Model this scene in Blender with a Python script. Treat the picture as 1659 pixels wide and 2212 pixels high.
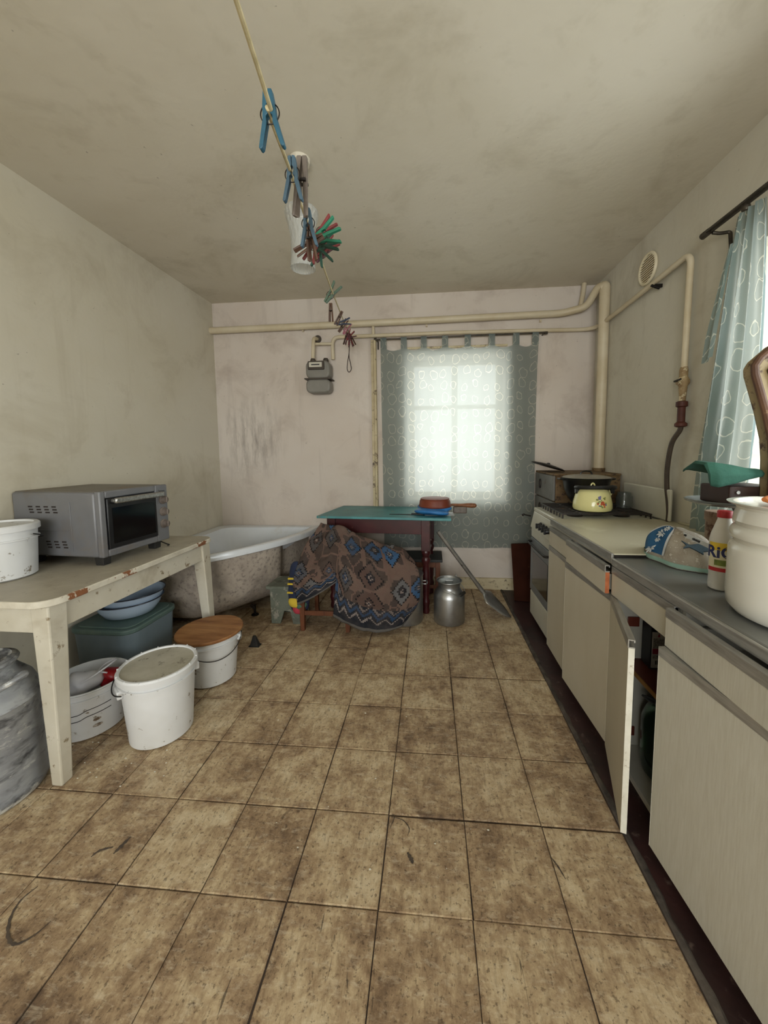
import bpy, bmesh, math, random
from mathutils import Vector, Matrix, Euler
random.seed(7)
for o in list(bpy.data.objects): bpy.data.objects.remove(o, do_unlink=True)
scene = bpy.context.scene
COL = scene.collection
PI = math.pi

# ---------------------------------------------------------------- camera
W_PX, H_PX = 1659.0, 2212.0
F_PX, CX, CY = 789.59, 862.14, 1040.06
CAM_H = 1.302
YAW, PITCH, ROLL = -0.0912, 0.0834, -0.0096
def cam_axes():
    cy, sy = math.cos(YAW), math.sin(YAW); cp, sp = math.cos(PITCH), math.sin(PITCH)
    cr, sr = math.cos(ROLL), math.sin(ROLL)
    f = Vector((sy*cp, cy*cp, -sp)); r = Vector((cy, -sy, 0)); u = r.cross(f)
    return cr*r+sr*u, -sr*r+cr*u, f
R_AX, U_AX, F_AX = cam_axes()
cam_data = bpy.data.cameras.new('camera')
cam_data.sensor_fit = 'HORIZONTAL'; cam_data.sensor_width = 36.0
cam_data.lens = F_PX/W_PX*36.0
cam_data.shift_x = (W_PX/2-CX)/W_PX
cam_data.shift_y = (CY-H_PX/2)/W_PX
cam_data.clip_start = 0.02
cam = bpy.data.objects.new('camera', cam_data); COL.objects.link(cam)
cam.matrix_world = Matrix(((R_AX.x, U_AX.x, -F_AX.x, 0), (R_AX.y, U_AX.y, -F_AX.y, 0), (R_AX.z, U_AX.z, -F_AX.z, CAM_H), (0, 0, 0, 1)))
scene.camera = cam
def ray(u, v):
    return R_AX*((u-CX)/F_PX) - U_AX*((v-CY)/F_PX) + F_AX
def at(u, v, y):
    """a point of the room seen in direction (u, v) that lies at depth y"""
    d = ray(u, v); return Vector((0, 0, CAM_H)) + d*(y/d.y)

# ---------------------------------------------------------------- world, daylight, exposure
world = bpy.data.worlds.new('overcast_sky'); scene.world = world; world.use_nodes = True
wn = world.node_tree; wn.nodes.clear()
bg = wn.nodes.new('ShaderNodeBackground'); wo = wn.nodes.new('ShaderNodeOutputWorld')
bg.inputs[0].default_value = (0.93, 0.975, 1.0, 1); bg.inputs[1].default_value = 1.5
wn.links.new(bg.outputs[0], wo.inputs[0])

LEFT, RIGHT, BACK, REAR, CEIL = -2.09, 1.425, 3.436, -2.3, 2.717
WIN_B = (-0.23, 0.66, 0.84, 2.17)        # x0 x1 z0 z1, back wall window
WIN_R = (0.30, 1.86, 0.98, 2.20)         # y0 y1 z0 z1, right wall window
WIN_N = (-1.35, 0.95, 0.70, 2.25)        # x0 x1 z0 z1, window of the wall behind the camera
def daylight(name, loc, sx, sy, direction, power, color):
    l = bpy.data.lights.new(name, 'AREA'); l.shape = 'RECTANGLE'; l.size = sx; l.size_y = sy
    l.energy = power; l.color = color
    o = bpy.data.objects.new(name, l); COL.objects.link(o); o.location = loc
    o.rotation_euler = Vector(direction).to_track_quat('-Z', 'Z').to_euler()
    return o
SKYC = (0.955, 0.985, 1.0)
daylight('daylight_back_window', (0.215, BACK+0.42, 1.50), 0.95, 1.4, (0, -1, -0.12), 11, (1.0, 0.985, 0.94))
daylight('daylight_right_window', (RIGHT+0.42, 1.06, 1.60), 1.6, 1.3, (-1, 0, -0.25), 36, SKYC)
daylight('daylight_rear_window', (-0.2, REAR-0.42, 1.50), 2.3, 1.6, (0, 1, -0.18), 128, (1.0, 0.98, 0.96))
vs = scene.view_settings
vs.view_transform = 'Standard'; vs.look = 'None'; vs.gamma = 1.0; vs.use_curve_mapping = False
vs.exposure = 0.30
scene.cycles.max_bounces = 6; scene.cycles.diffuse_bounces = 3; scene.cycles.glossy_bounces = 2
scene.cycles.transmission_bounces = 5; scene.cycles.transparent_max_bounces = 8
scene.cycles.use_light_tree = False; scene.cycles.caustics_reflective = False; scene.cycles.caustics_refractive = False

# ---------------------------------------------------------------- materials
def rgb(h):
    h = h.lstrip('#'); c = [int(h[i:i+2], 16)/255 for i in (0, 2, 4)]
    return tuple((x/12.92 if x <= 0.04045 else ((x+0.055)/1.055)**2.4) for x in c)+(1,)
MATS = {}
def new_mat(name):
    m = bpy.data.materials.new(name); m.use_nodes = True
    nt = m.node_tree; b = nt.nodes['Principled BSDF']; MATS[name] = m
    return m, nt, b
def node(nt, typ, **kw):
    n = nt.nodes.new(typ)
    for k, v in kw.items():
        if k.startswith('i_'): n.inputs[int(k[2:])].default_value = v
        else: setattr(n, k, v)
    return n
def noise(nt, vec, scale, detail=5, rough=0.6, dist=0.0):
    n = nt.nodes.new('ShaderNodeTexNoise'); n.inputs['Scale'].default_value = scale
    n.inputs['Detail'].default_value = detail; n.inputs['Roughness'].default_value = rough
    n.inputs['Distortion'].default_value = dist
    if vec is not None: nt.links.new(vec, n.inputs['Vector'])
    return n.outputs['Fac']
def ramp(nt, fac, stops, interp='LINEAR'):
    r = nt.nodes.new('ShaderNodeValToRGB'); r.color_ramp.interpolation = interp
    e = r.color_ramp.elements
    while len(e) < len(stops): e.new(0.5)
    for el, (p, c) in zip(e, stops):
        el.position = p; el.color = c if len(c) == 4 else tuple(c)+(1,)
    nt.links.new(fac, r.inputs[0]); return r.outputs[0]
def bw(nt, fac, a, b):
    return ramp(nt, fac, [(a, (0, 0, 0, 1)), (b, (1, 1, 1, 1))])
def mix(nt, fac, a, b, blend='MIX'):
    n = nt.nodes.new('ShaderNodeMix'); n.data_type = 'RGBA'; n.blend_type = blend
    for s, v in ((0, fac), (6, a), (7, b)):
        if isinstance(v, (int, float)): n.inputs[s].default_value = v
        elif isinstance(v, tuple): n.inputs[s].default_value = v
        else: nt.links.new(v, n.inputs[s])
    return n.outputs[2]
def math_(nt, op, a, b=None, c=None):
    n = nt.nodes.new('ShaderNodeMath'); n.operation = op
    for i, v in enumerate((a, b, c)):
        if v is None: continue
        if isinstance(v, (int, float)): n.inputs[i].default_value = v
        else: nt.links.new(v, n.inputs[i])
    return n.outputs[0]
def coords(nt, kind='Object', scale=(1, 1, 1)):
    if kind == 'World':
        v = nt.nodes.new('ShaderNodeNewGeometry').outputs['Position']
    else:
        v = nt.nodes.new('ShaderNodeTexCoord').outputs[kind]
    m = nt.nodes.new('ShaderNodeMapping'); m.inputs['Scale'].default_value = scale
    nt.links.new(v, m.inputs['Vector']); return m.outputs[0]
def add_bump(nt, b, h, strength=0.2, dist=0.01):
    n = nt.nodes.new('ShaderNodeBump'); n.inputs['Strength'].default_value = strength
    n.inputs['Distance'].default_value = dist
    nt.links.new(h, n.inputs['Height']); nt.links.new(n.outputs[0], b.inputs['Normal'])
def pm(name, c1, c2=None, scale=6, rough=0.6, metal=0.0, spots=None, spot_scale=25, spot_lo=0.62, spot_hi=0.68,
       bump=0.0, bump_scale=60, stretch=(1, 1, 1), space='Object', lo=0.35, hi=0.68, detail=3, spec=0.5, spots2=None, s2_scale=3, s2_lo=.55, s2_hi=.75):
    """two-tone noise paint, with optional specks or chips (spots) and soft stains (spots2)"""
    m, nt, b = new_mat(name); v = coords(nt, space, stretch)
    c1 = rgb(c1) if isinstance(c1, str) else c1
    col = c1
    if c2:
        col = mix(nt, bw(nt, noise(nt, v, scale, detail), lo, hi), c1, rgb(c2))
    if spots2: col = mix(nt, bw(nt, noise(nt, v, s2_scale, 4, .65, .4), s2_lo, s2_hi), col, rgb(spots2))
    if spots: col = mix(nt, bw(nt, noise(nt, v, spot_scale, 5, .7), spot_lo, spot_hi), col, rgb(spots))
    if isinstance(col, tuple): b.inputs['Base Color'].default_value = col
    else: nt.links.new(col, b.inputs['Base Color'])
    b.inputs['Roughness'].default_value = rough; b.inputs['Metallic'].default_value = metal
    b.inputs['Specular IOR Level'].default_value = spec
    if bump: add_bump(nt, b, noise(nt, v, bump_scale, 2), bump, 0.005)
    return m

# plaster: limewash with grime of its own
def plaster(name, base, warm, dirt, streak=None, streak_box=None):
    m, nt, b = new_mat(name); v = coords(nt, 'World')
    col = mix(nt, bw(nt, noise(nt, v, 1.1, 4, .55), .35, .7), rgb(base), rgb(warm))
    col = mix(nt, math_(nt, 'MULTIPLY', bw(nt, noise(nt, v, 2.3, 5, .68, .5), .52, .8), .55), col, rgb(dirt))
    vs_ = coords(nt, 'World', (9, 9, .9))
    st = bw(nt, noise(nt, vs_, 1.0, 4, .6), .58, .78)
    col = mix(nt, math_(nt, 'MULTIPLY', st, .30), col, rgb(streak or dirt))
    if streak_box:
        # a scuffed, smoked patch with its own place on the wall
        (px_, pz_, rx_, rz_), cc = streak_box
        sep = nt.nodes.new('ShaderNodeSeparateXYZ'); nt.links.new(v, sep.inputs[0])
        dx = math_(nt, 'DIVIDE', math_(nt, 'SUBTRACT', sep.outputs[0], px_), rx_)
        dz = math_(nt, 'DIVIDE', math_(nt, 'SUBTRACT', sep.outputs[2], pz_), rz_)
        d2 = math_(nt, 'ADD', math_(nt, 'MULTIPLY', dx, dx), math_(nt, 'MULTIPLY', dz, dz))
        fall = math_(nt, 'SUBTRACT', 1.0, d2); fall = math_(nt, 'MAXIMUM', fall, 0.0)
        sc = bw(nt, noise(nt, coords(nt, 'World', (14, 14, 2.5)), 1.0, 8, .7), .44, .66)
        col = mix(nt, math_(nt, 'MULTIPLY', math_(nt, 'MULTIPLY', sc, fall), .75), col, rgb(cc))
    sp = bw(nt, noise(nt, v, 38, 3, .5), .74, .78)
    col = mix(nt, math_(nt, 'MULTIPLY', sp, .5), col, rgb('#5f5344'))
    nt.links.new(col, b.inputs['Base Color']); b.inputs['Roughness'].default_value = .95
    b.inputs['Specular IOR Level'].default_value = .15
    hgt = noise(nt, v, 8, 3, .65)
    add_bump(nt, b, hgt, .22, .012)
    return m
plaster('plaster_left', '#d2cbba', '#c9c0aa', '#a79b82')
plaster('plaster_back', '#d8cec4', '#cfc1b4', '#9f8e82', '#94877d', ((-1.75, 1.42, .38, .45), '#877b72'))
plaster('plaster_right', '#d3cec0', '#c8c1af', '#9c917b')
plaster('plaster_rear', '#cfc9b9', '#c7bfa9', '#a89c84')
plaster('plaster_ceiling', '#d6cebd', '#cbc2ae', '#a2977f', '#b0a58e')

def tile_mat():
    m, nt, b = new_mat('linoleum_tile'); v = coords(nt, 'World')
    oi = nt.nodes.new('ShaderNodeObjectInfo').outputs['Random']
    n1 = noise(nt, v, 2.4, 6, .7, .3); n2 = noise(nt, v, 13, 7, .78, .25); n3 = noise(nt, v, 85, 3, .7)
    mixn = math_(nt, 'ADD', math_(nt, 'MULTIPLY', n1, .5), math_(nt, 'MULTIPLY', n2, .5))
    # grime gathers along the worn edges of each tile
    ob = nt.nodes.new('ShaderNodeTexCoord').outputs['Object']; sep = nt.nodes.new('ShaderNodeSeparateXYZ'); nt.links.new(ob, sep.inputs[0])
    ex = math_(nt, 'SUBTRACT', .1335, math_(nt, 'ABSOLUTE', sep.outputs[0])); ey = math_(nt, 'SUBTRACT', .138, math_(nt, 'ABSOLUTE', sep.outputs[1]))
    ed = math_(nt, 'MINIMUM', ex, ey)
    edge = math_(nt, 'MAXIMUM', math_(nt, 'SUBTRACT', 1.0, math_(nt, 'MULTIPLY', ed, 42)), 0.0)
    mixn = math_(nt, 'ADD', mixn, math_(nt, 'MULTIPLY', math_(nt, 'SUBTRACT', oi, .5), .06))
    mixn = math_(nt, 'ADD', mixn, math_(nt, 'MULTIPLY', edge, math_(nt, 'MULTIPLY', n2, .07)))
    col = ramp(nt, mixn, [(.38, rgb('#d3c2a3')), (.46, rgb('#c0aa88')), (.53, rgb('#a38a6c')), (.60, rgb('#7e6750')), (.70, rgb('#524339'))])
    fib = bw(nt, noise(nt, coords(nt, 'World', (75, 18, 20)), 1.0, 4, .75, .4), .48, .66)
    col = mix(nt, math_(nt, 'MULTIPLY', fib, .42), col, rgb('#6b543d'))
    fib2 = bw(nt, noise(nt, coords(nt, 'World', (22, 60, 20)), 1.0, 4, .75, .4), .52, .70)
    col = mix(nt, math_(nt, 'MULTIPLY', fib2, .40), col, rgb('#ddd0b6'))
    col = mix(nt, math_(nt, 'MULTIPLY', bw(nt, n3, .57, .65), .6), col, rgb('#4a3a2c'))
    scr = bw(nt, noise(nt, coords(nt, 'World', (60, 6, 20)), 1.0, 2, .5, 2.0), .73, .75)
    col = mix(nt, math_(nt, 'MULTIPLY', scr, .7), col, rgb('#37302a'))
    blk = bw(nt, noise(nt, v, 11, 6, .75, .6), .62, .70)
    col = mix(nt, math_(nt, 'MULTIPLY', blk, .65), col, rgb('#3d2d24'))
    nt.links.new(col, b.inputs['Base Color'])
    nt.links.new(ramp(nt, mixn, [(.3, (.36,)*3), (.7, (.62,)*3)]), b.inputs['Roughness'])
    b.inputs['Specular IOR Level'].default_value = .3
    add_bump(nt, b, n2, .22, .004)
tile_mat()
pm('floor_mortar', '#4e4036', '#332923', 12, .9, bump=.4, bump_scale=50, space='World')
pm('maroon_floor_paint', '#3c2321', '#251716', 5, .45, spots='#6a5a52', spot_scale=18, spot_lo=.6, spot_hi=.74, bump=.25, bump_scale=40, space='World')
pm('cement_edge', '#5d544b', '#352f2b', 16, .9, bump=.5, bump_scale=60, space='World')
pm('cream_pipe_paint', '#d3c6ac', '#c6b696', 5, .45, spots='#5f4a33', spot_scale=22, spot_lo=.70, spot_hi=.74, bump=.12, bump_scale=80, space='World')
pm('cream_trim_paint', '#cdbf9d', '#b7a682', 9, .6, spots='#5b4a3c', spot_scale=14, spot_lo=.56, spot_hi=.64, bump=.3, space='World')
pm('white_paint', '#d9d6cb', '#cac5b6', 5, .5, spots='#8a7d66', spot_scale=14, spot_lo=.66, spot_hi=.74)
pm('cream_table_paint', '#d2ccbc', '#c3bba8', 5, .5, spots='#8a7a60', spot_scale=18, spot_lo=.60, spot_hi=.66, spots2='#a79c86', s2_scale=4, bump=.18, bump_scale=45)
pm('chipped_table_edge', '#dcd6c6', '#c8c0ae', 14, .55, spots='#865637', spot_scale=6, spot_lo=.565, spot_hi=.585, bump=.4, bump_scale=50)
pm('table_top_paint', '#b5ad9b', '#a39a88', 6, .45, spots='#8a7f6c', spot_scale=24, spot_lo=.6, spot_hi=.72, spots2='#c3bba8', s2_scale=8, bump=.12)
pm('oven_grey', '#7b7b7d', '#6f6f72', 4, .45, .2, spots2='#77706a', s2_scale=5)
pm('oven_top_rust', '#75716a', '#6a5f50', 4, .5, .2, spots='#7b4f2a', spot_scale=7, spot_lo=.6, spot_hi=.7)
pm('slot_dark', '#2a211c', None, rough=.8)
pm('black_glass', '#0b0b0c', '#15130f', 5, .12, spec=.6)
pm('black_plastic', '#121214', '#1c1c1d', 9, .4)
pm('black_rubber', '#1a1918', '#27241f', 9, .75)
pm('brushed_steel', '#b9b9b6', '#8d8b86', 9, .32, .9, stretch=(1, 12, 12))
pm('knob_grey', '#83776e', '#5e544d', 9, .45, .3)
pm('lettering_dark', '#3a3a3b', None, rough=.6)
pm('white_bucket', '#e2e3e4', '#d6d6d4', 4, .4, spots='#8a8072', spot_scale=15, spot_lo=.625, spot_hi=.675, spots2='#bdb7a8', s2_scale=5, s2_lo=.6, s2_hi=.85)
pm('bucket_lid_grimy', '#b9b4a4', '#a59f8d', 8, .55, spots='#5e5648', spot_scale=26, spot_lo=.6, spot_hi=.70)
pm('bucket_print_brown', '#6b5a49', '#b5aca0', 40, .6, lo=.45, hi=.55)
pm('plywood_lid', '#a8794a', '#7d4e29', 4, .6, spots='#4a2b18', spot_scale=9, spot_lo=.64, spot_hi=.72, stretch=(1, 5, 1))
pm('wire_dark', '#2f2f31', '#4b4a48', 20, .4, .7)
pm('aluminium_grimy', '#a6a8aa', '#84868a', 5, .55, .25, spots='#d2d2ce', spot_scale=9, spot_lo=.56, spot_hi=.66, spots2='#46474a', s2_scale=7, s2_lo=.5, s2_hi=.68, bump=.45, bump_scale=26, stretch=(1, 1, 2.4))
pm('aluminium_can', '#b3b4b4', '#989999', 7, .36, .9, spots='#6e6d6a', spot_scale=16, spot_lo=.64, spot_hi=.72, bump=.12, bump_scale=18)
pm('steel_shovel', '#b0aeaa', '#85827e', 7, .35, .75, spots='#57493f', spot_scale=12, spot_lo=.6, spot_hi=.7)
pm('tub_green_grey', '#74828a', '#68757c', 4, .45)
pm('tub_lid_green', '#5d726c', '#52665f', 5, .45, spots2='#6d7d70', s2_scale=6)
pm('enamel_blue_white', '#a9bdd4', '#b9cadd', 3, .18)
pm('enamel_black_rim', '#1b1d2b', None, rough=.3)
pm('white_cloth', '#e6e6ea', '#d8d8df', 8, .9)
pm('red_plastic', '#a3161f', '#8a1119', 9, .4)
pm('bath_acrylic', '#dfe2e6', '#d6d9dc', 3, .12, spots2='#c5c1b6', s2_scale=6, s2_lo=.6, s2_hi=.85)
pm('bath_fibreglass', '#b9ac9d', '#a4978a', 5, .85, spots='#7e756d', spot_scale=40, spot_lo=.52, spot_hi=.66, spots2='#5d5853', s2_scale=2.2, s2_lo=.56, s2_hi=.78, bump=.6, bump_scale=70)
pm('turquoise_paint', '#4f8d90', '#3f7679', 5, .45, spots='#77806a', spot_scale=11, spot_lo=.6, spot_hi=.72)
pm('mahogany_paint', '#45181a', '#331113', 6, .35, spots='#8a5a4c', spot_scale=15, spot_lo=.68, spot_hi=.72)
pm('dark_oilcloth', '#2b2a29', '#1f1e1d', 6, .5, spots='#575049', spot_scale=14, spot_lo=.62, spot_hi=.7)
pm('orange_wood', '#6e3f24', '#522c18', 7, .5, stretch=(6, 6, 1))
pm('grey_green_wood', '#707568', '#5c6156', 8, .75, spots='#9b978a', spot_scale=16, spot_lo=.56, spot_hi=.64, spots2='#453b31', s2_scale=6, bump=.5, bump_scale=35)
pm('brown_board', '#3a1c12', '#2c140b', 5, .85, spec=.1, spots='#5a3a2a', spot_scale=13, spot_lo=.66, spot_hi=.74)
pm('brick_red_dish', '#7c3a24', '#682c1a', 6, .45, spots='#3f1d14', spot_scale=16, spot_lo=.64, spot_hi=.72)
pm('blue_plastic', '#2e6fae', '#3d82c2', 9, .35)
pm('wood_handle', '#8d5a35', '#6e4224', 7, .5, stretch=(6, 1, 6))
pm('stove_enamel', '#d3d0c2', '#c7c3b2', 4, .28, spots='#6e5a3f', spot_scale=12, spot_lo=.66, spot_hi=.74)
pm('stove_front_grey', '#7d8183', '#6a6d6f', 5, .4, spots='#4b443e', spot_scale=12, spot_lo=.62, spot_hi=.7)
pm('cast_iron', '#1f1b19', '#2c2520', 14, .6, spots='#4c3424', spot_scale=16, spot_lo=.6, spot_hi=.7)
pm('boiler_grey', '#75736f', '#67645f', 6, .6, .1, spots='#574536', spot_scale=12, spot_lo=.63, spot_hi=.7)
pm('boiler_rust', '#7c6544', '#5e4429', 9, .75, spots='#3a281a', spot_scale=26, spot_lo=.54, spot_hi=.62, bump=.4)
pm('kettle_yellow', '#e6dfa2', '#dcd392', 3, .14)
pm('flower_violet', '#55507c', '#76709a', 60, .3)
pm('flower_red', '#a8402c', '#c4622f', 60, .3)
pm('flower_green', '#5f7040', '#8c8f48', 60, .3)
pm('black_enamel', '#101011', '#1a1816', 9, .28)
pm('pan_grey', '#a39e92', '#8b8578', 9, .4, .1)
pm('cabinet_laminate', '#c4bdab', '#beb6a2', 3, .5, stretch=(3, 3, 1), lo=.3, hi=.75, bump=.06, bump_scale=120)
pm('cabinet_linen', '#c2beb0', '#b8b3a3', 5, .55, stretch=(40, 40, 3), lo=.35, hi=.7, bump=.12, bump_scale=60)
pm('cabinet_edge_white', '#e2ded0', '#d3cebd', 20, .6, spots='#a89c86', spot_scale=60, spot_lo=.6, spot_hi=.68)
pm('chipboard_orange', '#b8693f', '#a2572f', 30, .7, spots='#7e4526', spot_scale=60, spot_lo=.6, spot_hi=.7)
pm('cabinet_inside', '#b9b6ab', '#aba798', 4, .6)
pm('shelf_brown', '#6a2f20', '#56241a', 6, .45)
pm('shelf_edge', '#a97a3d', '#8e6330', 12, .6)
pm('aluminium_profile', '#b3b1ab', '#96938c', 9, .35, .55, stretch=(10, 1, 10), spots='#cfcdc6', spot_scale=20, spot_lo=.66, spot_hi=.72)
pm('worktop_cream', '#bfb89f', '#b3ac93', 3, .35, spots2='#d6d2bd', s2_scale=4, spots='#8c846c', spot_scale=22, spot_lo=.68, spot_hi=.74)
pm('worktop_steel', '#8c8d8a', '#7d7e7b', 4, .36, .55, spots='#b4b4af', spot_scale=20, spot_lo=.68, spot_hi=.73)
pm('white_enamel', '#dedbd0', '#d3cfc2', 3, .16, spots='#9b7c52', spot_scale=30, spot_lo=.72, spot_hi=.76)
pm('orange_plastic', '#c9793f', '#b8682f', 9, .4)
pm('bottle_white', '#cfccc4', '#c1bdb2', 6, .45)
pm('label_yellow', '#d7b738', '#c9a92f', 9, .5)
pm('label_cream', '#d9d2b4', '#cbc39f', 9, .5)
pm('label_navy', '#1d2555', None, rough=.5)
pm('label_green', '#7b8a35', '#5d6a2e', 60, .5)
pm('label_red', '#b3262a', '#9c1c20', 9, .5)
pm('rust_tin', '#9a8470', '#7c6350', 12, .6, .3, spots='#4b2c1c', spot_scale=16, spot_lo=.52, spot_hi=.62)
pm('green_felt', '#356556', '#2c574a', 12, .9, bump=.3, bump_scale=120)
pm('scale_enamel', '#a39069', '#8d7a55', 6, .5, spots='#4a2d1b', spot_scale=13, spot_lo=.55, spot_hi=.63, spots2='#6b4a30', s2_scale=5)
pm('scale_frame_rust', '#6a4a31', '#4b3020', 9, .6, spots='#a08660', spot_scale=16, spot_lo=.58, spot_hi=.66)
pm('scale_window', '#4c4a38', '#3c3a2c', 6, .2)
pm('scuff_black', '#453c34', '#5a4d40', 30, .7)
pm('scale_iron', '#3a2218', '#2a1710', 9, .55)
pm('plate_grey', '#8d8f8c', '#71726e', 9, .25, .3)
pm('meter_grey', '#86827a', '#78746b', 5, .5, spots='#5a594e', spot_scale=18, spot_lo=.64, spot_hi=.72)
pm('meter_dark', '#4a4036', '#3c332a', 9, .6)
pm('meter_face', '#c9c3b4', None, rough=.4)
pm('valve_brass', '#a8906a', '#7c5f40', 15, .6, .1, spots='#cdbf9d', spot_scale=25, spot_lo=.55, spot_hi=.6)
pm('red_oxide', '#5a2c22', '#45201a', 15, .6)
pm('hose_rubber', '#4a3d33', '#382d26', 20, .55)
pm('curtain_rod', '#4d463c', '#332d26', 9, .4, .6)
pm('vent_grille', '#e6dcc2', '#d8cba8', 9, .5)
pm('vent_dark', '#8a6d4e', None, rough=.9)
pm('rope_cream', '#bfb18a', '#a89a73', 60, .8)
pm('rope_dark', '#33231f', '#241815', 60, .8)
for nm, a, b_ in (('pin_blue', '#22566b', '#1d4b5e'), ('pin_blue_grey', '#415c6c', '#384f5e'), ('pin_green', '#1b7c5c', '#166b4f'), ('pin_dark_green', '#174a39', '#123d2f'),
                  ('pin_sage', '#4a5f4c', '#3f5343'), ('pin_wood_grey', '#6d635a', '#574c43'), ('pin_wood_brown', '#5a3f2e', '#442e22'),
                  ('pin_red', '#7d2a2a', '#6a2222'), ('pin_pink', '#a25f6c', '#8c4c5c'), ('pin_navy', '#22304a', '#1a263c'), ('pin_maroon', '#572530', '#431a26')):
    pm(nm, a, b_, 30, .5)
pm('pin_spring', '#2c2622', None, rough=.5, metal=.6)
pm('cotton_blue_border', '#25587f', '#1e4c70', 12, .9)
pm('cotton_print', '#a59c8c', '#8d8170', 30, .95, spots='#c3bbad', spot_scale=60, spot_lo=.55, spot_hi=.62)
pm('cotton_white', '#c9ccca', '#bdbfbd', 20, .95)
pm('cotton_green', '#8fae9e', '#7d9a8b', 10, .95)
pm('fish_print', '#4a5c66', '#39474f', 30, .95)
pm('dark_metal', '#2c2723', '#1f1b18', 12, .5, .6)
pm('carton_black', '#141416', '#1d1c1e', 9, .45)
pm('carton_label', '#c9c7c4', '#bcbab6', 12, .5)
pm('print_grey', '#7c7a79', '#b1afac', 120, .6, stretch=(1, 1, 3), lo=.48, hi=.52)
pm('print_crimson', '#99304a', None, rough=.5)
pm('print_black', '#222222', None, rough=.5)
pm('cushion_navy', '#27304a', '#202840', 20, .95)
pm('cushion_yellow', '#d3b63b', None, rough=.9)
pm('cushion_red', '#b23a49', None, rough=.9)
pm('cushion_green', '#4c6f5b', None, rough=.9)

def glass_mat(name, col, rough, tr, wave=0):
    m, nt, b = new_mat(name)
    b.inputs['Base Color'].default_value = rgb(col); b.inputs['Transmission Weight'].default_value = tr
    b.inputs['Roughness'].default_value = rough; b.inputs['IOR'].default_value = 1.45
    if wave:
        v = coords(nt, 'Object', (1, 1, .35)); add_bump(nt, b, noise(nt, v, wave, 2), .8, .01)
    return m
glass_mat('green_glass', '#5f8a6a', .08, .92)
glass_mat('jar_glass', '#c9cfca', .1, .9)
def pane_mat():
    m, nt, b = new_mat('window_glass'); nt.nodes.remove(b)
    t = nt.nodes.new('ShaderNodeBsdfTransparent'); g = nt.nodes.new('ShaderNodeBsdfGlossy'); mx = nt.nodes.new('ShaderNodeMixShader')
    t.inputs[0].default_value = (.95, .97, .97, 1); g.inputs['Roughness'].default_value = .03; mx.inputs[0].default_value = .06
    nt.links.new(t.outputs[0], mx.inputs[1]); nt.links.new(g.outputs[0], mx.inputs[2])
    nt.links.new(mx.outputs[0], nt.nodes['Material Output'].inputs[0])
pane_mat()
def shade_mat():
    m, nt, b = new_mat('frosted_glass')
    v = coords(nt, 'Object', (1, 1, .3)); vo = nt.nodes.new('ShaderNodeTexVoronoi'); vo.inputs['Scale'].default_value = 75
    nt.links.new(v, vo.inputs['Vector'])
    b.inputs['Base Color'].default_value = rgb('#d5d6d0'); b.inputs['Roughness'].default_value = .2
    b.inputs['Transmission Weight'].default_value = .25
    add_bump(nt, b, vo.outputs['Distance'], .9, .006)
    tr = nt.nodes.new('ShaderNodeBsdfTransparent'); mx = nt.nodes.new('ShaderNodeMixShader'); mx.inputs[0].default_value = .45
    nt.links.new(tr.outputs[0], mx.inputs[1]); nt.links.new(b.outputs[0], mx.inputs[2])
    nt.links.new(mx.outputs[0], nt.nodes['Material Output'].inputs[0])
shade_mat()
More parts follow.
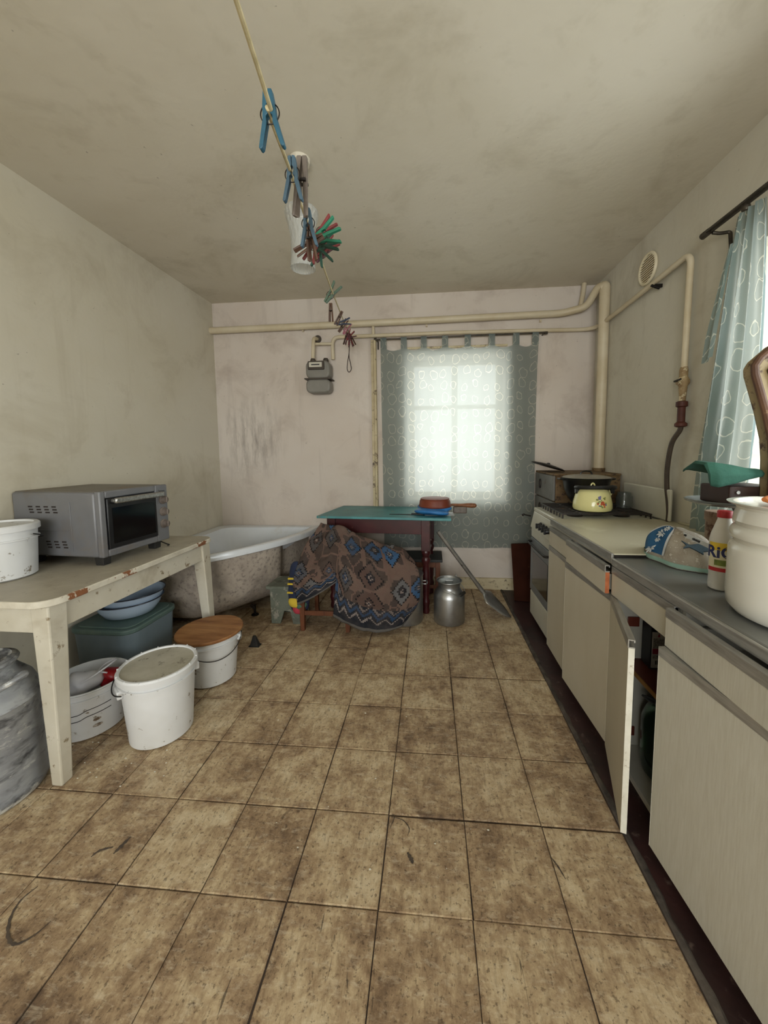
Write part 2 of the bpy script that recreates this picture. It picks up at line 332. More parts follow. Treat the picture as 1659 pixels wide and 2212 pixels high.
def curtain_mat(name, cell, trans=.55, thru=.10, base='#728386'):
    """thin dyed cotton with printed white rings; daylight shines through it"""
    m, nt, b = new_mat(name)
    uv = nt.nodes.new('ShaderNodeTexCoord').outputs['UV']
    mp = nt.nodes.new('ShaderNodeMapping'); mp.inputs['Scale'].default_value = (1/cell[0], 1/cell[1], 1)
    nt.links.new(uv, mp.inputs['Vector'])
    wob = nt.nodes.new('ShaderNodeTexNoise'); wob.inputs['Scale'].default_value = 2.2; nt.links.new(mp.outputs[0], wob.inputs['Vector'])
    vm = nt.nodes.new('ShaderNodeVectorMath'); vm.operation = 'MULTIPLY_ADD'
    nt.links.new(wob.outputs['Color'], vm.inputs[0]); vm.inputs[1].default_value = (.35, .35, 0); nt.links.new(mp.outputs[0], vm.inputs[2])
    vo = nt.nodes.new('ShaderNodeTexVoronoi'); vo.voronoi_dimensions = '2D'; vo.inputs['Scale'].default_value = 1.0
    vo.inputs['Randomness'].default_value = .42
    nt.links.new(vm.outputs[0], vo.inputs['Vector'])
    sep = nt.nodes.new('ShaderNodeSeparateColor'); nt.links.new(vo.outputs['Color'], sep.inputs[0])
    rad = math_(nt, 'ADD', math_(nt, 'MULTIPLY', sep.outputs[0], .14), .21)
    d = math_(nt, 'ABSOLUTE', math_(nt, 'SUBTRACT', vo.outputs['Distance'], rad))
    ring = math_(nt, 'LESS_THAN', d, .021)
    weave = noise(nt, uv, 420, 2)
    basec = mix(nt, bw(nt, noise(nt, uv, 3, 4), .3, .7), rgb(base), rgb('#7b8b8e'))
    basec = mix(nt, math_(nt, 'MULTIPLY', weave, .15), basec, rgb('#c2cfce'))
    col = mix(nt, ring, basec, rgb('#c6cabf'))
    df = nt.nodes.new('ShaderNodeBsdfDiffuse'); nt.links.new(col, df.inputs[0])
    tl = nt.nodes.new('ShaderNodeBsdfTranslucent')
    tcol = mix(nt, ring, rgb('#d3d5cc'), rgb('#f6f3e4')); nt.links.new(tcol, tl.inputs[0])
    mx = nt.nodes.new('ShaderNodeMixShader'); mx.inputs[0].default_value = trans
    nt.links.new(df.outputs[0], mx.inputs[1]); nt.links.new(tl.outputs[0], mx.inputs[2])
    tp = nt.nodes.new('ShaderNodeBsdfTransparent'); mx2 = nt.nodes.new('ShaderNodeMixShader')
    mx2.inputs[0].default_value = thru
    nt.links.new(mx.outputs[0], mx2.inputs[1]); nt.links.new(tp.outputs[0], mx2.inputs[2])
    nt.links.new(mx2.outputs[0], nt.nodes['Material Output'].inputs[0]); nt.nodes.remove(b)
curtain_mat('ring_curtain', (.098, .125))
curtain_mat('ring_curtain_side', (.105, .13), .42, .04, '#55706d')
def rug_mat():
    m, nt, b = new_mat('kilim_rug')
    uv = nt.nodes.new('ShaderNodeTexCoord').outputs['UV']
    def snapped(step):
        s = nt.nodes.new('ShaderNodeVectorMath'); s.operation = 'SNAP'; s.inputs[1].default_value = (step, step*.8, 1)
        nt.links.new(uv, s.inputs[0]); return s.outputs[0]
    sv = snapped(.0135)
    def voro(feature, scale, rnd, off=0.0):
        mp = nt.nodes.new('ShaderNodeMapping'); mp.inputs['Location'].default_value = (off, off*.7, 0); mp.inputs['Scale'].default_value = (1, .8, 1)
        nt.links.new(sv, mp.inputs['Vector'])
        q = nt.nodes.new('ShaderNodeTexVoronoi'); q.voronoi_dimensions = '2D'; q.distance = 'MANHATTAN'; q.feature = feature
        q.inputs['Scale'].default_value = scale; q.inputs['Randomness'].default_value = rnd; nt.links.new(mp.outputs[0], q.inputs['Vector']); return q
    vo = voro('F1', 4.6, .75); ve = voro('F2', 4.6, .75)
    sep = nt.nodes.new('ShaderNodeSeparateColor'); nt.links.new(vo.outputs['Color'], sep.inputs[0])
    body = ramp(nt, sep.outputs[0], [(0, rgb('#55555a')), (.24, rgb('#38587a')), (.44, rgb('#4f4a49')), (.60, rgb('#59463f')), (.74, rgb('#6a696a')), (.88, rgb('#2f4a69'))], 'CONSTANT')
    core = ramp(nt, sep.outputs[2], [(0, rgb('#26262c')), (.4, rgb('#4b3d38')), (.7, rgb('#39465a'))], 'CONSTANT')
    ground = ramp(nt, noise(nt, sv, 3.5, 1), [(0, rgb('#4c3f39')), (.47, rgb('#6f5a50')), (.56, rgb('#453a36'))], 'CONSTANT')
    gap = math_(nt, 'SUBTRACT', ve.outputs['Distance'], vo.outputs['Distance']); d = vo.outputs['Distance']
    lt = lambda x, t: math_(nt, 'LESS_THAN', x, t)
    rim = math_(nt, 'ADD', .36, math_(nt, 'MULTIPLY', sep.outputs[1], .16))
    dd = math_(nt, 'SUBTRACT', d, rim)
    fill = mix(nt, lt(dd, .035), ground, rgb('#161518'))
    fill = mix(nt, lt(dd, -.02), fill, body)
    fill = mix(nt, lt(d, .20), fill, rgb('#1b1b1f')); fill = mix(nt, lt(d, .17), fill, core)
    fill = mix(nt, lt(d, .085), fill, rgb('#857770')); fill = mix(nt, lt(d, .045), fill, rgb('#2a2a30'))
    fill = mix(nt, lt(gap, .07), fill, rgb('#6e574e'))
    # border: navy band with stepped pale zigzag, small squares and a grey hem, measured from the hem
    sp = nt.nodes.new('ShaderNodeSeparateXYZ'); nt.links.new(sv, sp.inputs[0])
    zig = math_(nt, 'PINGPONG', sp.outputs[0], .06)
    def zline(off, w): return lt(math_(nt, 'ABSOLUTE', math_(nt, 'SUBTRACT', sp.outputs[1], math_(nt, 'ADD', math_(nt, 'MULTIPLY', zig, .9), off))), w)
    band = mix(nt, zline(.05, .008), rgb('#20242c'), rgb('#8b817c'))
    band = mix(nt, zline(.095, .012), band, rgb('#27415f')); band = mix(nt, zline(.13, .008), band, rgb('#756a66'))
    col = mix(nt, lt(sp.outputs[1], .165), fill, band)
    spu = nt.nodes.new('ShaderNodeSeparateXYZ'); nt.links.new(uv, spu.inputs[0])
    col = mix(nt, lt(spu.outputs[1], .022), col, rgb('#63605c'))
    wv = noise(nt, uv, 240, 3)
    col = mix(nt, math_(nt, 'MULTIPLY', bw(nt, wv, .4, .7), .45), col, rgb('#2f2a28'))
    col = mix(nt, math_(nt, 'MULTIPLY', bw(nt, noise(nt, uv, 6, 5), .4, .7), .35), col, rgb('#5f5650'))
    nt.links.new(col, b.inputs['Base Color']); b.inputs['Roughness'].default_value = .95
    b.inputs['Specular IOR Level'].default_value = .1
    add_bump(nt, b, wv, .4, .003)
rug_mat()

# ---------------------------------------------------------------- mesh helpers
class MB:
    def __init__(self): self.v = []; self.f = []; self.uv = {}
    def _add(self, vs, fs):
        n = len(self.v); self.v += [tuple(p) for p in vs]; self.f += [tuple(i+n for i in f) for f in fs]
        return n
    def box(self, x0, x1, y0, y1, z0, z1):
        self._add([(x0, y0, z0), (x1, y0, z0), (x1, y1, z0), (x0, y1, z0), (x0, y0, z1), (x1, y0, z1), (x1, y1, z1), (x0, y1, z1)],
                  [(3, 2, 1, 0), (4, 5, 6, 7), (0, 1, 5, 4), (1, 2, 6, 5), (2, 3, 7, 6), (3, 0, 4, 7)]); return self
    def hexa(self, b, t):
        """eight corners: bottom four and top four, counter-clockwise from above"""
        self._add(list(b)+list(t), [(3, 2, 1, 0), (4, 5, 6, 7), (0, 1, 5, 4), (1, 2, 6, 5), (2, 3, 7, 6), (3, 0, 4, 7)]); return self
    def taper(self, c0, s0, c1, s1):
        q = ((-1, -1), (1, -1), (1, 1), (-1, 1))
        return self.hexa([(c0[0]+a*s0[0]/2, c0[1]+b*s0[1]/2, c0[2]) for a, b in q], [(c1[0]+a*s1[0]/2, c1[1]+b*s1[1]/2, c1[2]) for a, b in q])
    def lathe(self, prof, c=(0, 0, 0), n=32, sx=1.0, sy=1.0, cap0=True, cap1=True):
        vs = []; fs = []
        for r, z in prof:
            for k in range(n):
                a = 2*PI*k/n; vs.append((c[0]+r*sx*math.cos(a), c[1]+r*sy*math.sin(a), c[2]+z))
        for i in range(len(prof)-1):
            for k in range(n):
                k2 = (k+1) % n; fs.append((i*n+k, i*n+k2, (i+1)*n+k2, (i+1)*n+k))
        if cap0: fs.append(tuple(range(n-1, -1, -1)))
        if cap1: fs.append(tuple((len(prof)-1)*n+k for k in range(n)))
        self._add(vs, fs); return self
    def tube(self, pts, r, n=12, closed=False, caps=True):
        pts = [Vector(p) for p in pts]; m = len(pts); rs = r if isinstance(r, (list, tuple)) else [r]*m
        vs = []; fs = []; up = None
        for i, p in enumerate(pts):
            if closed: t = (pts[(i+1) % m]-pts[i-1])
            else: t = pts[min(i+1, m-1)]-pts[max(i-1, 0)]
            t.normalize()
            if up is None:
                up = Vector((0, 0, 1)) if abs(t.z) < .9 else Vector((1, 0, 0))
            s = t.cross(up)
            if s.length < 1e-6: s = t.orthogonal()
            s.normalize(); up = s.cross(t).normalized()
            for k in range(n):
                a = 2*PI*k/n; vs.append(p+(s*math.cos(a)+up*math.sin(a))*rs[i])
        rng = m if closed else m-1
        for i in range(rng):
            j = (i+1) % m
            for k in range(n):
                k2 = (k+1) % n; fs.append((i*n+k, i*n+k2, j*n+k2, j*n+k))
        if caps and not closed:
            fs.append(tuple(range(n-1, -1, -1))); fs.append(tuple((m-1)*n+k for k in range(n)))
        self._add(vs, fs); return self
    def prism(self, poly, fn, d0, d1):
        """polygon of 2-D points swept from d0 to d1; fn(a, b, d) gives the 3-D point"""
        n = len(poly)
        vs = [fn(a, b, d0) for a, b in poly]+[fn(a, b, d1) for a, b in poly]
        fs = [tuple(range(n-1, -1, -1)), tuple(range(n, 2*n))]+[(i, (i+1) % n, n+(i+1) % n, n+i) for i in range(n)]
        self._add(vs, fs); return self
    def rbox(self, x0, x1, y0, y1, z0, z1, r, n=6, tz=None):
        """box with rounded vertical edges; tz widens the top"""
        def loop(z, g):
            out = []
            for cx, cy, a0 in ((x1-r, y0+r, -PI/2), (x1-r, y1-r, 0), (x0+r, y1-r, PI/2), (x0+r, y0+r, PI)):
                for k in range(n+1):
                    a = a0+PI/2*k/n; out.append((cx+(r+g)*math.cos(a), cy+(r+g)*math.sin(a), z))
            return out
        a = loop(z0, 0); b = loop(z1, tz or 0); m = len(a)
        self._add(a+b, [tuple(range(m-1, -1, -1)), tuple(range(m, 2*m))]+[(i, (i+1) % m, m+(i+1) % m, m+i) for i in range(m)]); return self
    def grid(self, rows, uvs=None):
        """rows of 3-D points"""
        nr, nc = len(rows), len(rows[0]); n0 = len(self.v)
        self.v += [tuple(p) for r in rows for p in r]
        for i in range(nr-1):
            for j in range(nc-1):
                self.f.append((n0+i*nc+j, n0+i*nc+j+1, n0+(i+1)*nc+j+1, n0+(i+1)*nc+j))
        if uvs:
            for i in range(nr):
                for j in range(nc): self.uv[n0+i*nc+j] = uvs[i][j]
        return self
    def xform(self, M):
        self.v = [tuple(M @ Vector(p)) for p in self.v]; return self
    def mesh(self, name):
        me = bpy.data.meshes.new(name); me.from_pydata(self.v, [], self.f); me.update()
        if self.uv:
            l = me.uv_layers.new(name='UVMap')
            for lp in me.loops: l.data[lp.index].uv = self.uv.get(lp.vertex_index, (0, 0))
        bm = bmesh.new(); bm.from_mesh(me); bmesh.ops.recalc_face_normals(bm, faces=bm.faces); bm.to_mesh(me); bm.free()
        return me
    def build(self, name, mat, parent=None, smooth=True, bevel=0.0, seg=2, angle=35, world=False):
        if world and parent is not None:
            o_ = world_loc(parent); self.v = [(a-o_[0], b-o_[1], c-o_[2]) for a, b, c in self.v]
        me = self.mesh(name); me.materials.append(MATS[mat])
        if smooth:
            me.polygons.foreach_set('use_smooth', [True]*len(me.polygons)); me.set_sharp_from_angle(angle=math.radians(angle))
        o = bpy.data.objects.new(name, me); COL.objects.link(o); o.parent = parent
        if bevel:
            b = o.modifiers.new('bevel', 'BEVEL'); b.width = bevel; b.segments = seg; b.limit_method = 'ANGLE'; b.angle_limit = math.radians(35)
        return o
def world_loc(o):
    l = Vector(o.location)
    while o.parent: o = o.parent; l += Vector(o.location)
    return l
def tag(o, label, cat, group=None, kind=None):
    if label: o['label'] = label
    if cat: o['category'] = cat
    if group: o['group'] = group
    if kind: o['kind'] = kind
    return o
def thing(name, label, cat, loc=(0, 0, 0), rz=0.0, group=None):
    o = bpy.data.objects.new(name, None); COL.objects.link(o); o.empty_display_size = .05
    o.location = loc; o.rotation_euler = (0, 0, rz); return tag(o, label, cat, group)
def struct(o): o['kind'] = 'structure'; return o
def copy_part(o, parent):
    c = o.copy(); COL.objects.link(c); c.parent = parent
    for ch in o.children: copy_part(ch, c)
    return c
def smooth_path(pts, n=6):
    pts = [Vector(p) for p in pts]; out = []
    for i in range(len(pts)-1):
        p0 = pts[max(i-1, 0)]; p1 = pts[i]; p2 = pts[i+1]; p3 = pts[min(i+2, len(pts)-1)]
        for k in range(n):
            t = k/n
            out.append(.5*((2*p1)+(p2-p0)*t+(2*p0-5*p1+4*p2-p3)*t*t+(3*p1-p0-3*p2+p3)*t**3))
    out.append(pts[-1]); return out
def bend_path(pts, rad, n=6):
    """polyline with rounded corners, as a bent pipe"""
    pts = [Vector(p) for p in pts]; out = [pts[0]]
    for i in range(1, len(pts)-1):
        a, b, c = pts[i-1], pts[i], pts[i+1]
        d1 = (a-b).normalized(); d2 = (c-b).normalized(); r = min(rad, (a-b).length*.49, (c-b).length*.49)
        s, e = b+d1*r, b+d2*r
        for k in range(n+1):
            t = k/n; out.append((1-t)**2*s+2*t*(1-t)*b+t*t*e)
    out.append(pts[-1]); return out
def text_mesh(body, size, depth=0.0005, bold=0.0):
    cu = bpy.data.curves.new('lettering', 'FONT'); cu.body = body; cu.size = size; cu.extrude = depth; cu.offset = bold
    cu.align_x = 'CENTER'; cu.align_y = 'CENTER'
    o = bpy.data.objects.new('lettering', cu); COL.objects.link(o)
    dg = bpy.context.evaluated_depsgraph_get(); me = bpy.data.meshes.new_from_object(o.evaluated_get(dg))
    COL.objects.unlink(o); bpy.data.objects.remove(o); return me
def mesh_obj(name, me, mat, parent, M=None, fn=None):
    if M is not None: me.transform(M)
    if fn:
        for v in me.vertices: v.co = fn(v.co)
    me.materials.clear(); me.materials.append(MATS[mat])
    o = bpy.data.objects.new(name, me); COL.objects.link(o); o.parent = parent; return o

# ---------------------------------------------------------------- the setting
T = 0.30                                                   # wall thickness
def wall_with_hole(name, mat, a0, a1, z0, z1, hole, fn):
    """wall slab spanning a0..a1 with one window opening; fn maps (a, d, z) to the room"""
    h0, h1, hz0, hz1 = hole; m = MB()
    for (p0, p1, q0, q1) in ((a0, h0, z0, z1), (h1, a1, z0, z1), (h0, h1, z0, hz0), (h0, h1, hz1, z1)):
        b = MB().box(p0, p1, 0, T, q0, q1); n = len(m.v)
        m.v += [fn(*p) for p in b.v]; m.f += [tuple(i+n for i in f) for f in b.f]
    return struct(m.build(name, mat, smooth=False))
wall_with_hole('wall_back', 'plaster_back', LEFT-T, RIGHT+T, -.1, CEIL+.1, WIN_B, lambda a, d, z: (a, BACK+d, z))
wall_with_hole('wall_right', 'plaster_right', REAR-T, BACK, -.1, CEIL+.1, WIN_R, lambda a, d, z: (RIGHT+d, a, z))
wall_with_hole('wall_rear', 'plaster_rear', LEFT-T, RIGHT+T, -.1, CEIL+.1, WIN_N, lambda a, d, z: (a, REAR-d, z))
struct(MB().box(LEFT-T, LEFT, REAR-T, BACK, -.1, CEIL+.1).build('wall_left', 'plaster_left', smooth=False))
struct(MB().box(LEFT-T, RIGHT+T, REAR-T, BACK+T, CEIL, CEIL+.15).build('ceiling', 'plaster_ceiling', smooth=False))
floor = struct(MB().box(LEFT-T, RIGHT+T, REAR-T, BACK+T, -.2, -.006).build('floor', 'floor_mortar', smooth=False))
# floor tiles, laid as a slightly uneven grid
TX0, TY0, TSX, TSY, TTH = -0.151, 0.927, 0.267, 0.276, 0.0064
def tile_mesh(w, d):
    m = MB(); g = .0019; h = .003; e = .004
    a = [(-w/2+g, -d/2+g), (w/2-g, -d/2+g), (w/2-g, d/2-g), (-w/2+g, d/2-g)]
    b = [(x*(1-2*h/w), y*(1-2*h/d)) for x, y in a]
    m._add([(x, y, -.0058) for x, y in a]+[(x, y, -.0016) for x, y in a]+[(x, y, 0) for x, y in b],
           [(0, 1, 5, 4), (1, 2, 6, 5), (2, 3, 7, 6), (3, 0, 4, 7), (4, 5, 9, 8), (5, 6, 10, 9), (6, 7, 11, 10), (7, 4, 8, 11), (8, 9, 10, 11)])
    me = m.mesh('tile'); me.materials.append(MATS['linoleum_tile']); return me
full_tile = tile_mesh(TSX, TSY)
cut_w = (TX0-7*TSX)-(LEFT+.004) - 0.006
cut_tile = tile_mesh(cut_w, TSY)
ct, st_ = math.cos(TTH), math.sin(TTH)
rt = random.Random(3)
for j in range(-11, 9):
    for i in range(-8, 3):
        cut = i == -8
        a = (LEFT+.004+cut_w/2) if cut else TX0+(i+.5)*TSX
        b = TY0+(j+.5)*TSY
        if not cut: a += rt.uniform(-.0012, .0012)
        b += rt.uniform(-.0012, .0012) + (-.006 if i >= 0 and j % 3 == 0 else 0)*0.5
        o = bpy.data.objects.new('tile', cut_tile if cut else full_tile); COL.objects.link(o); o.parent = floor
        x = a*ct-b*st_ if not cut else a
        y = a*st_+b*ct
        o.location = (x, y, -.0002-rt.random()*.0009); o.rotation_euler = (rt.uniform(-.002, .002), rt.uniform(-.002, .002), (TTH if not cut else 0)+rt.uniform(-.004, .004))
# painted strip of bare floor along the units
EDGE = TX0+3*TSX
m = MB()
ys = [REAR+.002]+[-1.8+.2*k for k in range(27)]; ys = [y for y in ys if y < BACK-.01]+[BACK-.002]
rows = []
for y in ys:
    xe = EDGE*ct-y*st_+.008+.006*math.sin(y*17)+.004*math.sin(y*41)
    rows.append([(xe+.010, y, -.003), (RIGHT-.002, y, -.003)])
struct(m.grid(rows).build('floor_strip', 'maroon_floor_paint', smooth=False))
rows = []
for k in range(120):
    y = REAR+.002+(BACK-REAR-.004)*k/119
    xe = EDGE*ct-y*st_+.002; w = .009+.006*abs(math.sin(y*13))+.005*abs(math.sin(y*31+1))
    rows.append([(xe, y, -.004), (xe+.004, y, .001), (xe+w, y, .0015+.001*math.sin(y*50)), (xe+w+.008, y, -.004)])
struct(tag(MB().grid(rows).build('trim_1', 'cement_edge'), 'rough grey cement line along the tile edge', None))
# skirting along the back wall
m = MB()
rows = []
for k in range(60):
    x = LEFT+.002+(RIGHT-LEFT-.004)*k/59; n_ = .002*math.sin(x*40)+.0015*math.sin(x*93)
    rows.append([(x, BACK-.001, .098), (x, BACK-.018+n_, .096), (x, BACK-.024+n_, .085), (x, BACK-.024+n_, .045), (x, BACK-.034, .035+2*n_), (x, BACK-.042+2*n_, -.003)])
struct(m.grid(rows).build('baseboard_back', 'cream_trim_paint'))
# windows: frame, sashes, panes
def window(name, a0, a1, z0, z1, fn, bars, sill):
    w = struct(bpy.data.objects.new(name, None)); COL.objects.link(w)
    def add(b, nm, mat):
        b.v = [fn(*p) for p in b.v]; o = b.build(nm, mat, w, smooth=False, bevel=.003); return o
    fr = MB(); t = .055
    for q in ((a0+.001, a0+t, z0+.001, z1-.001), (a1-t, a1-.001, z0+.001, z1-.001), (a0+t, a1-t, z0+.001, z0+t), (a0+t, a1-t, z1-t, z1-.001)):
        fr.box(q[0], q[1], .20, .26, q[2], q[3])
    add(fr, 'window_frame', 'white_paint')
    xs = [a0+t]+[b for b in bars[0]]+[a1-t]; zs = [z0+t]+[b for b in bars[1]]+[z1-t]
    for x in bars[0]: add(MB().box(x-.028, x+.028, .195, .25, z0+t, z1-t), 'mullion', 'white_paint')
    for z in bars[1]:
        for i in range(len(xs)-1): add(MB().box(xs[i]+(.028 if i else 0), xs[i+1]-(.028 if i < len(xs)-2 else 0), .2, .245, z-.02, z+.02), 'glazing_bar', 'white_paint')
    for i in range(len(xs)-1):
        for k in range(len(zs)-1):
            add(MB().box(xs[i], xs[i+1], .226, .230, zs[k], zs[k+1]), 'pane', 'window_glass')
    if sill: add(MB().box(a0+.002, a1-.002, -.012, .195, z0-.028, z0+.0), 'window_sill', 'white_paint')
    return w
window('window_1', *WIN_B, lambda a, d, z: (a, BACK+d, z), ([.215], [1.72]), False)
window('window_2', *WIN_R, lambda a, d, z: (RIGHT+d, a, z), ([1.08], [1.82]), False)
window('window_3', *WIN_N, lambda a, d, z: (a, REAR-d, z), ([-.6, .2], [1.85]), True)

# ---------------------------------------------------------------- pipes and gas meter
PB = BACK-.045
hp = thing('heating_pipe', 'thick cream painted heating pipe along the back wall, bending down in the corner', 'pipe', (1.38, 3.2, 1.0))
ph = at(1307, 622, 3.2)
MB().tube(bend_path([(LEFT+.001, PB, 2.452), (-.3, PB, 2.462), (1.12, PB, 2.476), (1.30, PB-.06, 2.50), (1.345, 3.22, 2.615), (1.385, 3.2, 2.60), (1.388, 3.2, 2.45)], .05), .030, 16).build('horizontal_run', 'cream_pipe_paint', hp, world=True)
MB().tube(bend_path([(1.36, 3.215, 2.60), (1.386, 3.2, 2.612), (1.387, 3.2, 2.5), (1.388, 3.2, 1.121)], .03), .040, 18).build('riser', 'cream_pipe_paint', hp, world=True)
MB().tube([(1.30, PB+.0, CEIL-.001), (1.29, PB, 2.62), (1.265, PB, 2.48)], .020, 12).build('branch', 'cream_pipe_paint', hp, world=True)
MB().tube([(1.388, 3.2, 1.117), (1.388, 3.2, 1.145)], .05, 16).build('collar', 'boiler_rust', hp, world=True)
for x in (-1.2, -.05, .95):
    MB().box(x-.008, x+.008, PB+.02, BACK+.02, 2.42, 2.44).build('bracket', 'cream_pipe_paint', hp, smooth=False, world=True)

gp = thing('gas_pipe', 'thin cream painted gas pipe around the back and right walls down to the valve', 'pipe', (RIGHT-.035, 2.2, 1.6))
GX, GY = RIGHT-.035, BACK-.035
MB().tube(bend_path([(-.915, GY, 2.15), (-.918, GY, 2.352), (-.5, GY, 2.352), (.2, GY, 2.352), (.9, GY, 2.343), (1.33, GY, 2.335), (GX, 3.30, 2.325), (GX, 2.70, 2.335), (GX, 2.195, 2.352), (GX-.0, 2.200, 2.2), (GX, 2.205, 1.74)], .07), .0165, 12).build('main_run', 'cream_pipe_paint', gp, world=True)
MB().tube(bend_path([(-.535, GY, 2.352), (-.535, GY, 2.442)], .02), .014, 10).build('tee', 'cream_pipe_paint', gp, world=True)
MB().tube([(GX, 2.205, 1.75), (GX, 2.206, 1.735), (GX, 2.206, 1.70)], [.017, .021, .021], 12).tube([(GX, 2.206, 1.64), (GX, 2.206, 1.60), (GX, 2.207, 1.555)], [.021, .018, .016], 12).tube([(GX-.03, 2.206, 1.67), (GX+.025, 2.206, 1.67)], .018, 12).lathe([(.016, -.035), (.025, -.018), (.025, .018), (.016, .035)], (GX, 2.206, 1.67), 12).build('valve', 'valve_brass', gp, world=True)
MB().tube([(GX-.03, 2.206, 1.675), (GX-.05, 2.20, 1.672), (GX-.055, 2.14, 1.674)], .005, 8).build('valve_lever', 'dark_metal', gp, world=True)
MB().lathe([(.02, 0), (.03, .005), (.03, .02), (.019, .03), (.019, .11), (.028, .115), (.028, .14), (.018, .145)], (GX, 2.208, 1.42), 12).build('coupling', 'red_oxide', gp, world=True)
MB().box(GX-.01, RIGHT-.001, 2.498, 2.512, 2.30, 2.32).tube([(GX-.03, 2.505, 2.315), (GX+.02, 2.505, 2.295)], .008, 8).build('pipe_clip', 'dark_metal', gp, world=True)
hose = smooth_path([(GX, 2.208, 1.425), (GX, 2.215, 1.40), (GX-.01, 2.26, 1.33), (GX-.012, 2.285, 1.2), (GX-.01, 2.285, 1.08), (GX-.01, 2.262, .98), (GX-.008, 2.258, .90), (GX-.005, 2.28, .78)], 8)
tag(MB().tube(hose, .0135, 10).build('gas_hose', 'hose_rubber'), 'brown rubber gas hose hanging from the valve behind the stove', 'hose')
ch = tag(MB().box(-.560, -.512, BACK-.034, BACK-.001, .72, 2.318).tube([(-.523, BACK-.046, .72), (-.523, BACK-.046, 2.318)], .013, 10).build('conduit_board', 'cream_trim_paint', bevel=.003), 'tall narrow cream painted batten with a pipe left of the curtained window', 'batten')

MX, MZ = -1.033, 1.835
gm = thing('gas_meter', 'grey metal gas meter with a small counter window on the back wall', 'meter', (MX, BACK-.12, MZ))
def sq(w, h, r, n=5):
    out = []
    for cx, cz, a0 in ((w/2-r, r, -PI/2), (w/2-r, h-r, 0), (-w/2+r, h-r, PI/2), (-w/2+r, r, PI)):
        for k in range(n+1):
            a = a0+PI/2*k/n; out.append((cx+r*math.cos(a), cz+r*math.sin(a)))
    return out
xz = lambda ox, oy, oz: (lambda a, b, d: (ox+a, oy+d, oz+b))
MB().prism(sq(.225, .125, .045), xz(0, 0, 0), -.02, .10).build('lower_shell', 'meter_grey', gm, bevel=.018, seg=4)
MB().prism(sq(.222, .16, .05), xz(0, 0, .128), -.02, .10).build('upper_shell', 'meter_grey', gm, bevel=.018, seg=4)
MB().prism(sq(.245, .012, .005), xz(0, 0, .121), -.028, .105).build('seam_band', 'meter_dark', gm)
dsp = MB().prism(sq(.15, .075, .008), xz(-.01, 0, .205), -.036, -.012).build('counter_housing', 'meter_dark', gm, bevel=.004)
MB().prism(sq(.118, .042, .004), xz(-.012, 0, .226), -.040, -.034).build('counter_face', 'meter_face', dsp)
MB().box(-.05, .026, -.0415, -.0395, .242, .252).build('digits', 'print_black', dsp, smooth=False)
for sx in (-.058, .062):
    MB().lathe([(.016, .28), (.026, .283), (.026, .305), (.02, .312), (.02, .318)], (sx, .04, 0), 8).build('union_nut', 'meter_dark', gm)
gs = thing('gas_stub_pipe', 'short cream gas pipe stub from the wall into the left of the meter', 'pipe', (MX-.058, BACK-.05, 2.15))
MB().tube(bend_path([(MX-.058, BACK-.08, 2.153), (MX-.050, BACK-.07, 2.345), (MX-.03, BACK+.02, 2.35)], .04), .017, 12).build('stub', 'cream_pipe_paint', gs, world=True)
MB().tube([(MX-.03, BACK-.012, 2.35), (MX-.03, BACK+.004, 2.35)], .034, 16).build('wall_hole_rim', 'meter_dark', gs, world=True)
MB().tube([(MX-.05, BACK-.06, 2.29), (-.92, BACK-.045, 2.292)], .012, 10).build('bridge', 'cream_pipe_paint', gs, world=True)

# ---------------------------------------------------------------- ventilation grille
vg = thing('vent_grille', 'round cream ventilation grille high on the right wall', 'vent', (RIGHT, 2.655, 2.482))
MB().tube([(0, .0, 0), (-.006, 0, 0)], .088, 28).build('recess', 'vent_dark', vg)
MB().tube([(-.010, .092*math.cos(2*PI*k/32), .092*math.sin(2*PI*k/32)) for k in range(32)], .010, 8, closed=True).build('rim', 'vent_grille', vg)
for k in range(-5, 6):
    z = k*.0145; h = math.sqrt(max(.0, .088**2-z*z))
    MB().hexa([(-.002, -h, z-.001), (-.002, h, z-.001), (-.016, h, z-.006), (-.016, -h, z-.006)], [(-.002, -h, z+.003), (-.002, h, z+.003), (-.016, h, z+.001), (-.016, -h, z+.001)]).build('slat', 'vent_grille', vg, smooth=False)

# ---------------------------------------------------------------- curtains
CYD = BACK-.050
rd = thing('curtain_rod', 'thin dark metal curtain rod above the back window', 'curtain rod', (.24, CYD, 2.31))
MB().tube([(-.525, CYD, 2.311), (1.0, CYD, 2.318)], .0075, 10).build('rod', 'curtain_rod', rd, world=True)
for x in (-.515, .99):
    MB().tube([(x-.012, CYD, 2.3145), (x+.012, CYD, 2.3145)], .012, 10).build('end_cap', 'curtain_rod', rd, world=True)
MB().tube(bend_path([(-.495, CYD, 2.303), (-.495, BACK-.006, 2.303), (-.495, BACK-.006, 2.235)], .01), .006, 8).build('bracket', 'curtain_rod', rd, world=True)
MB().tube(bend_path([(.97, CYD, 2.309), (.97, BACK-.004, 2.309)], .01), .006, 8).build('bracket', 'curtain_rod', rd, world=True)
tag(MB().box(-.24, .67, BACK-.02, BACK-.002, 2.225, 2.243).build('wire_batten', 'cream_trim_paint', bevel=.003), 'narrow cream batten on the wall between curtain tabs and window', 'batten')

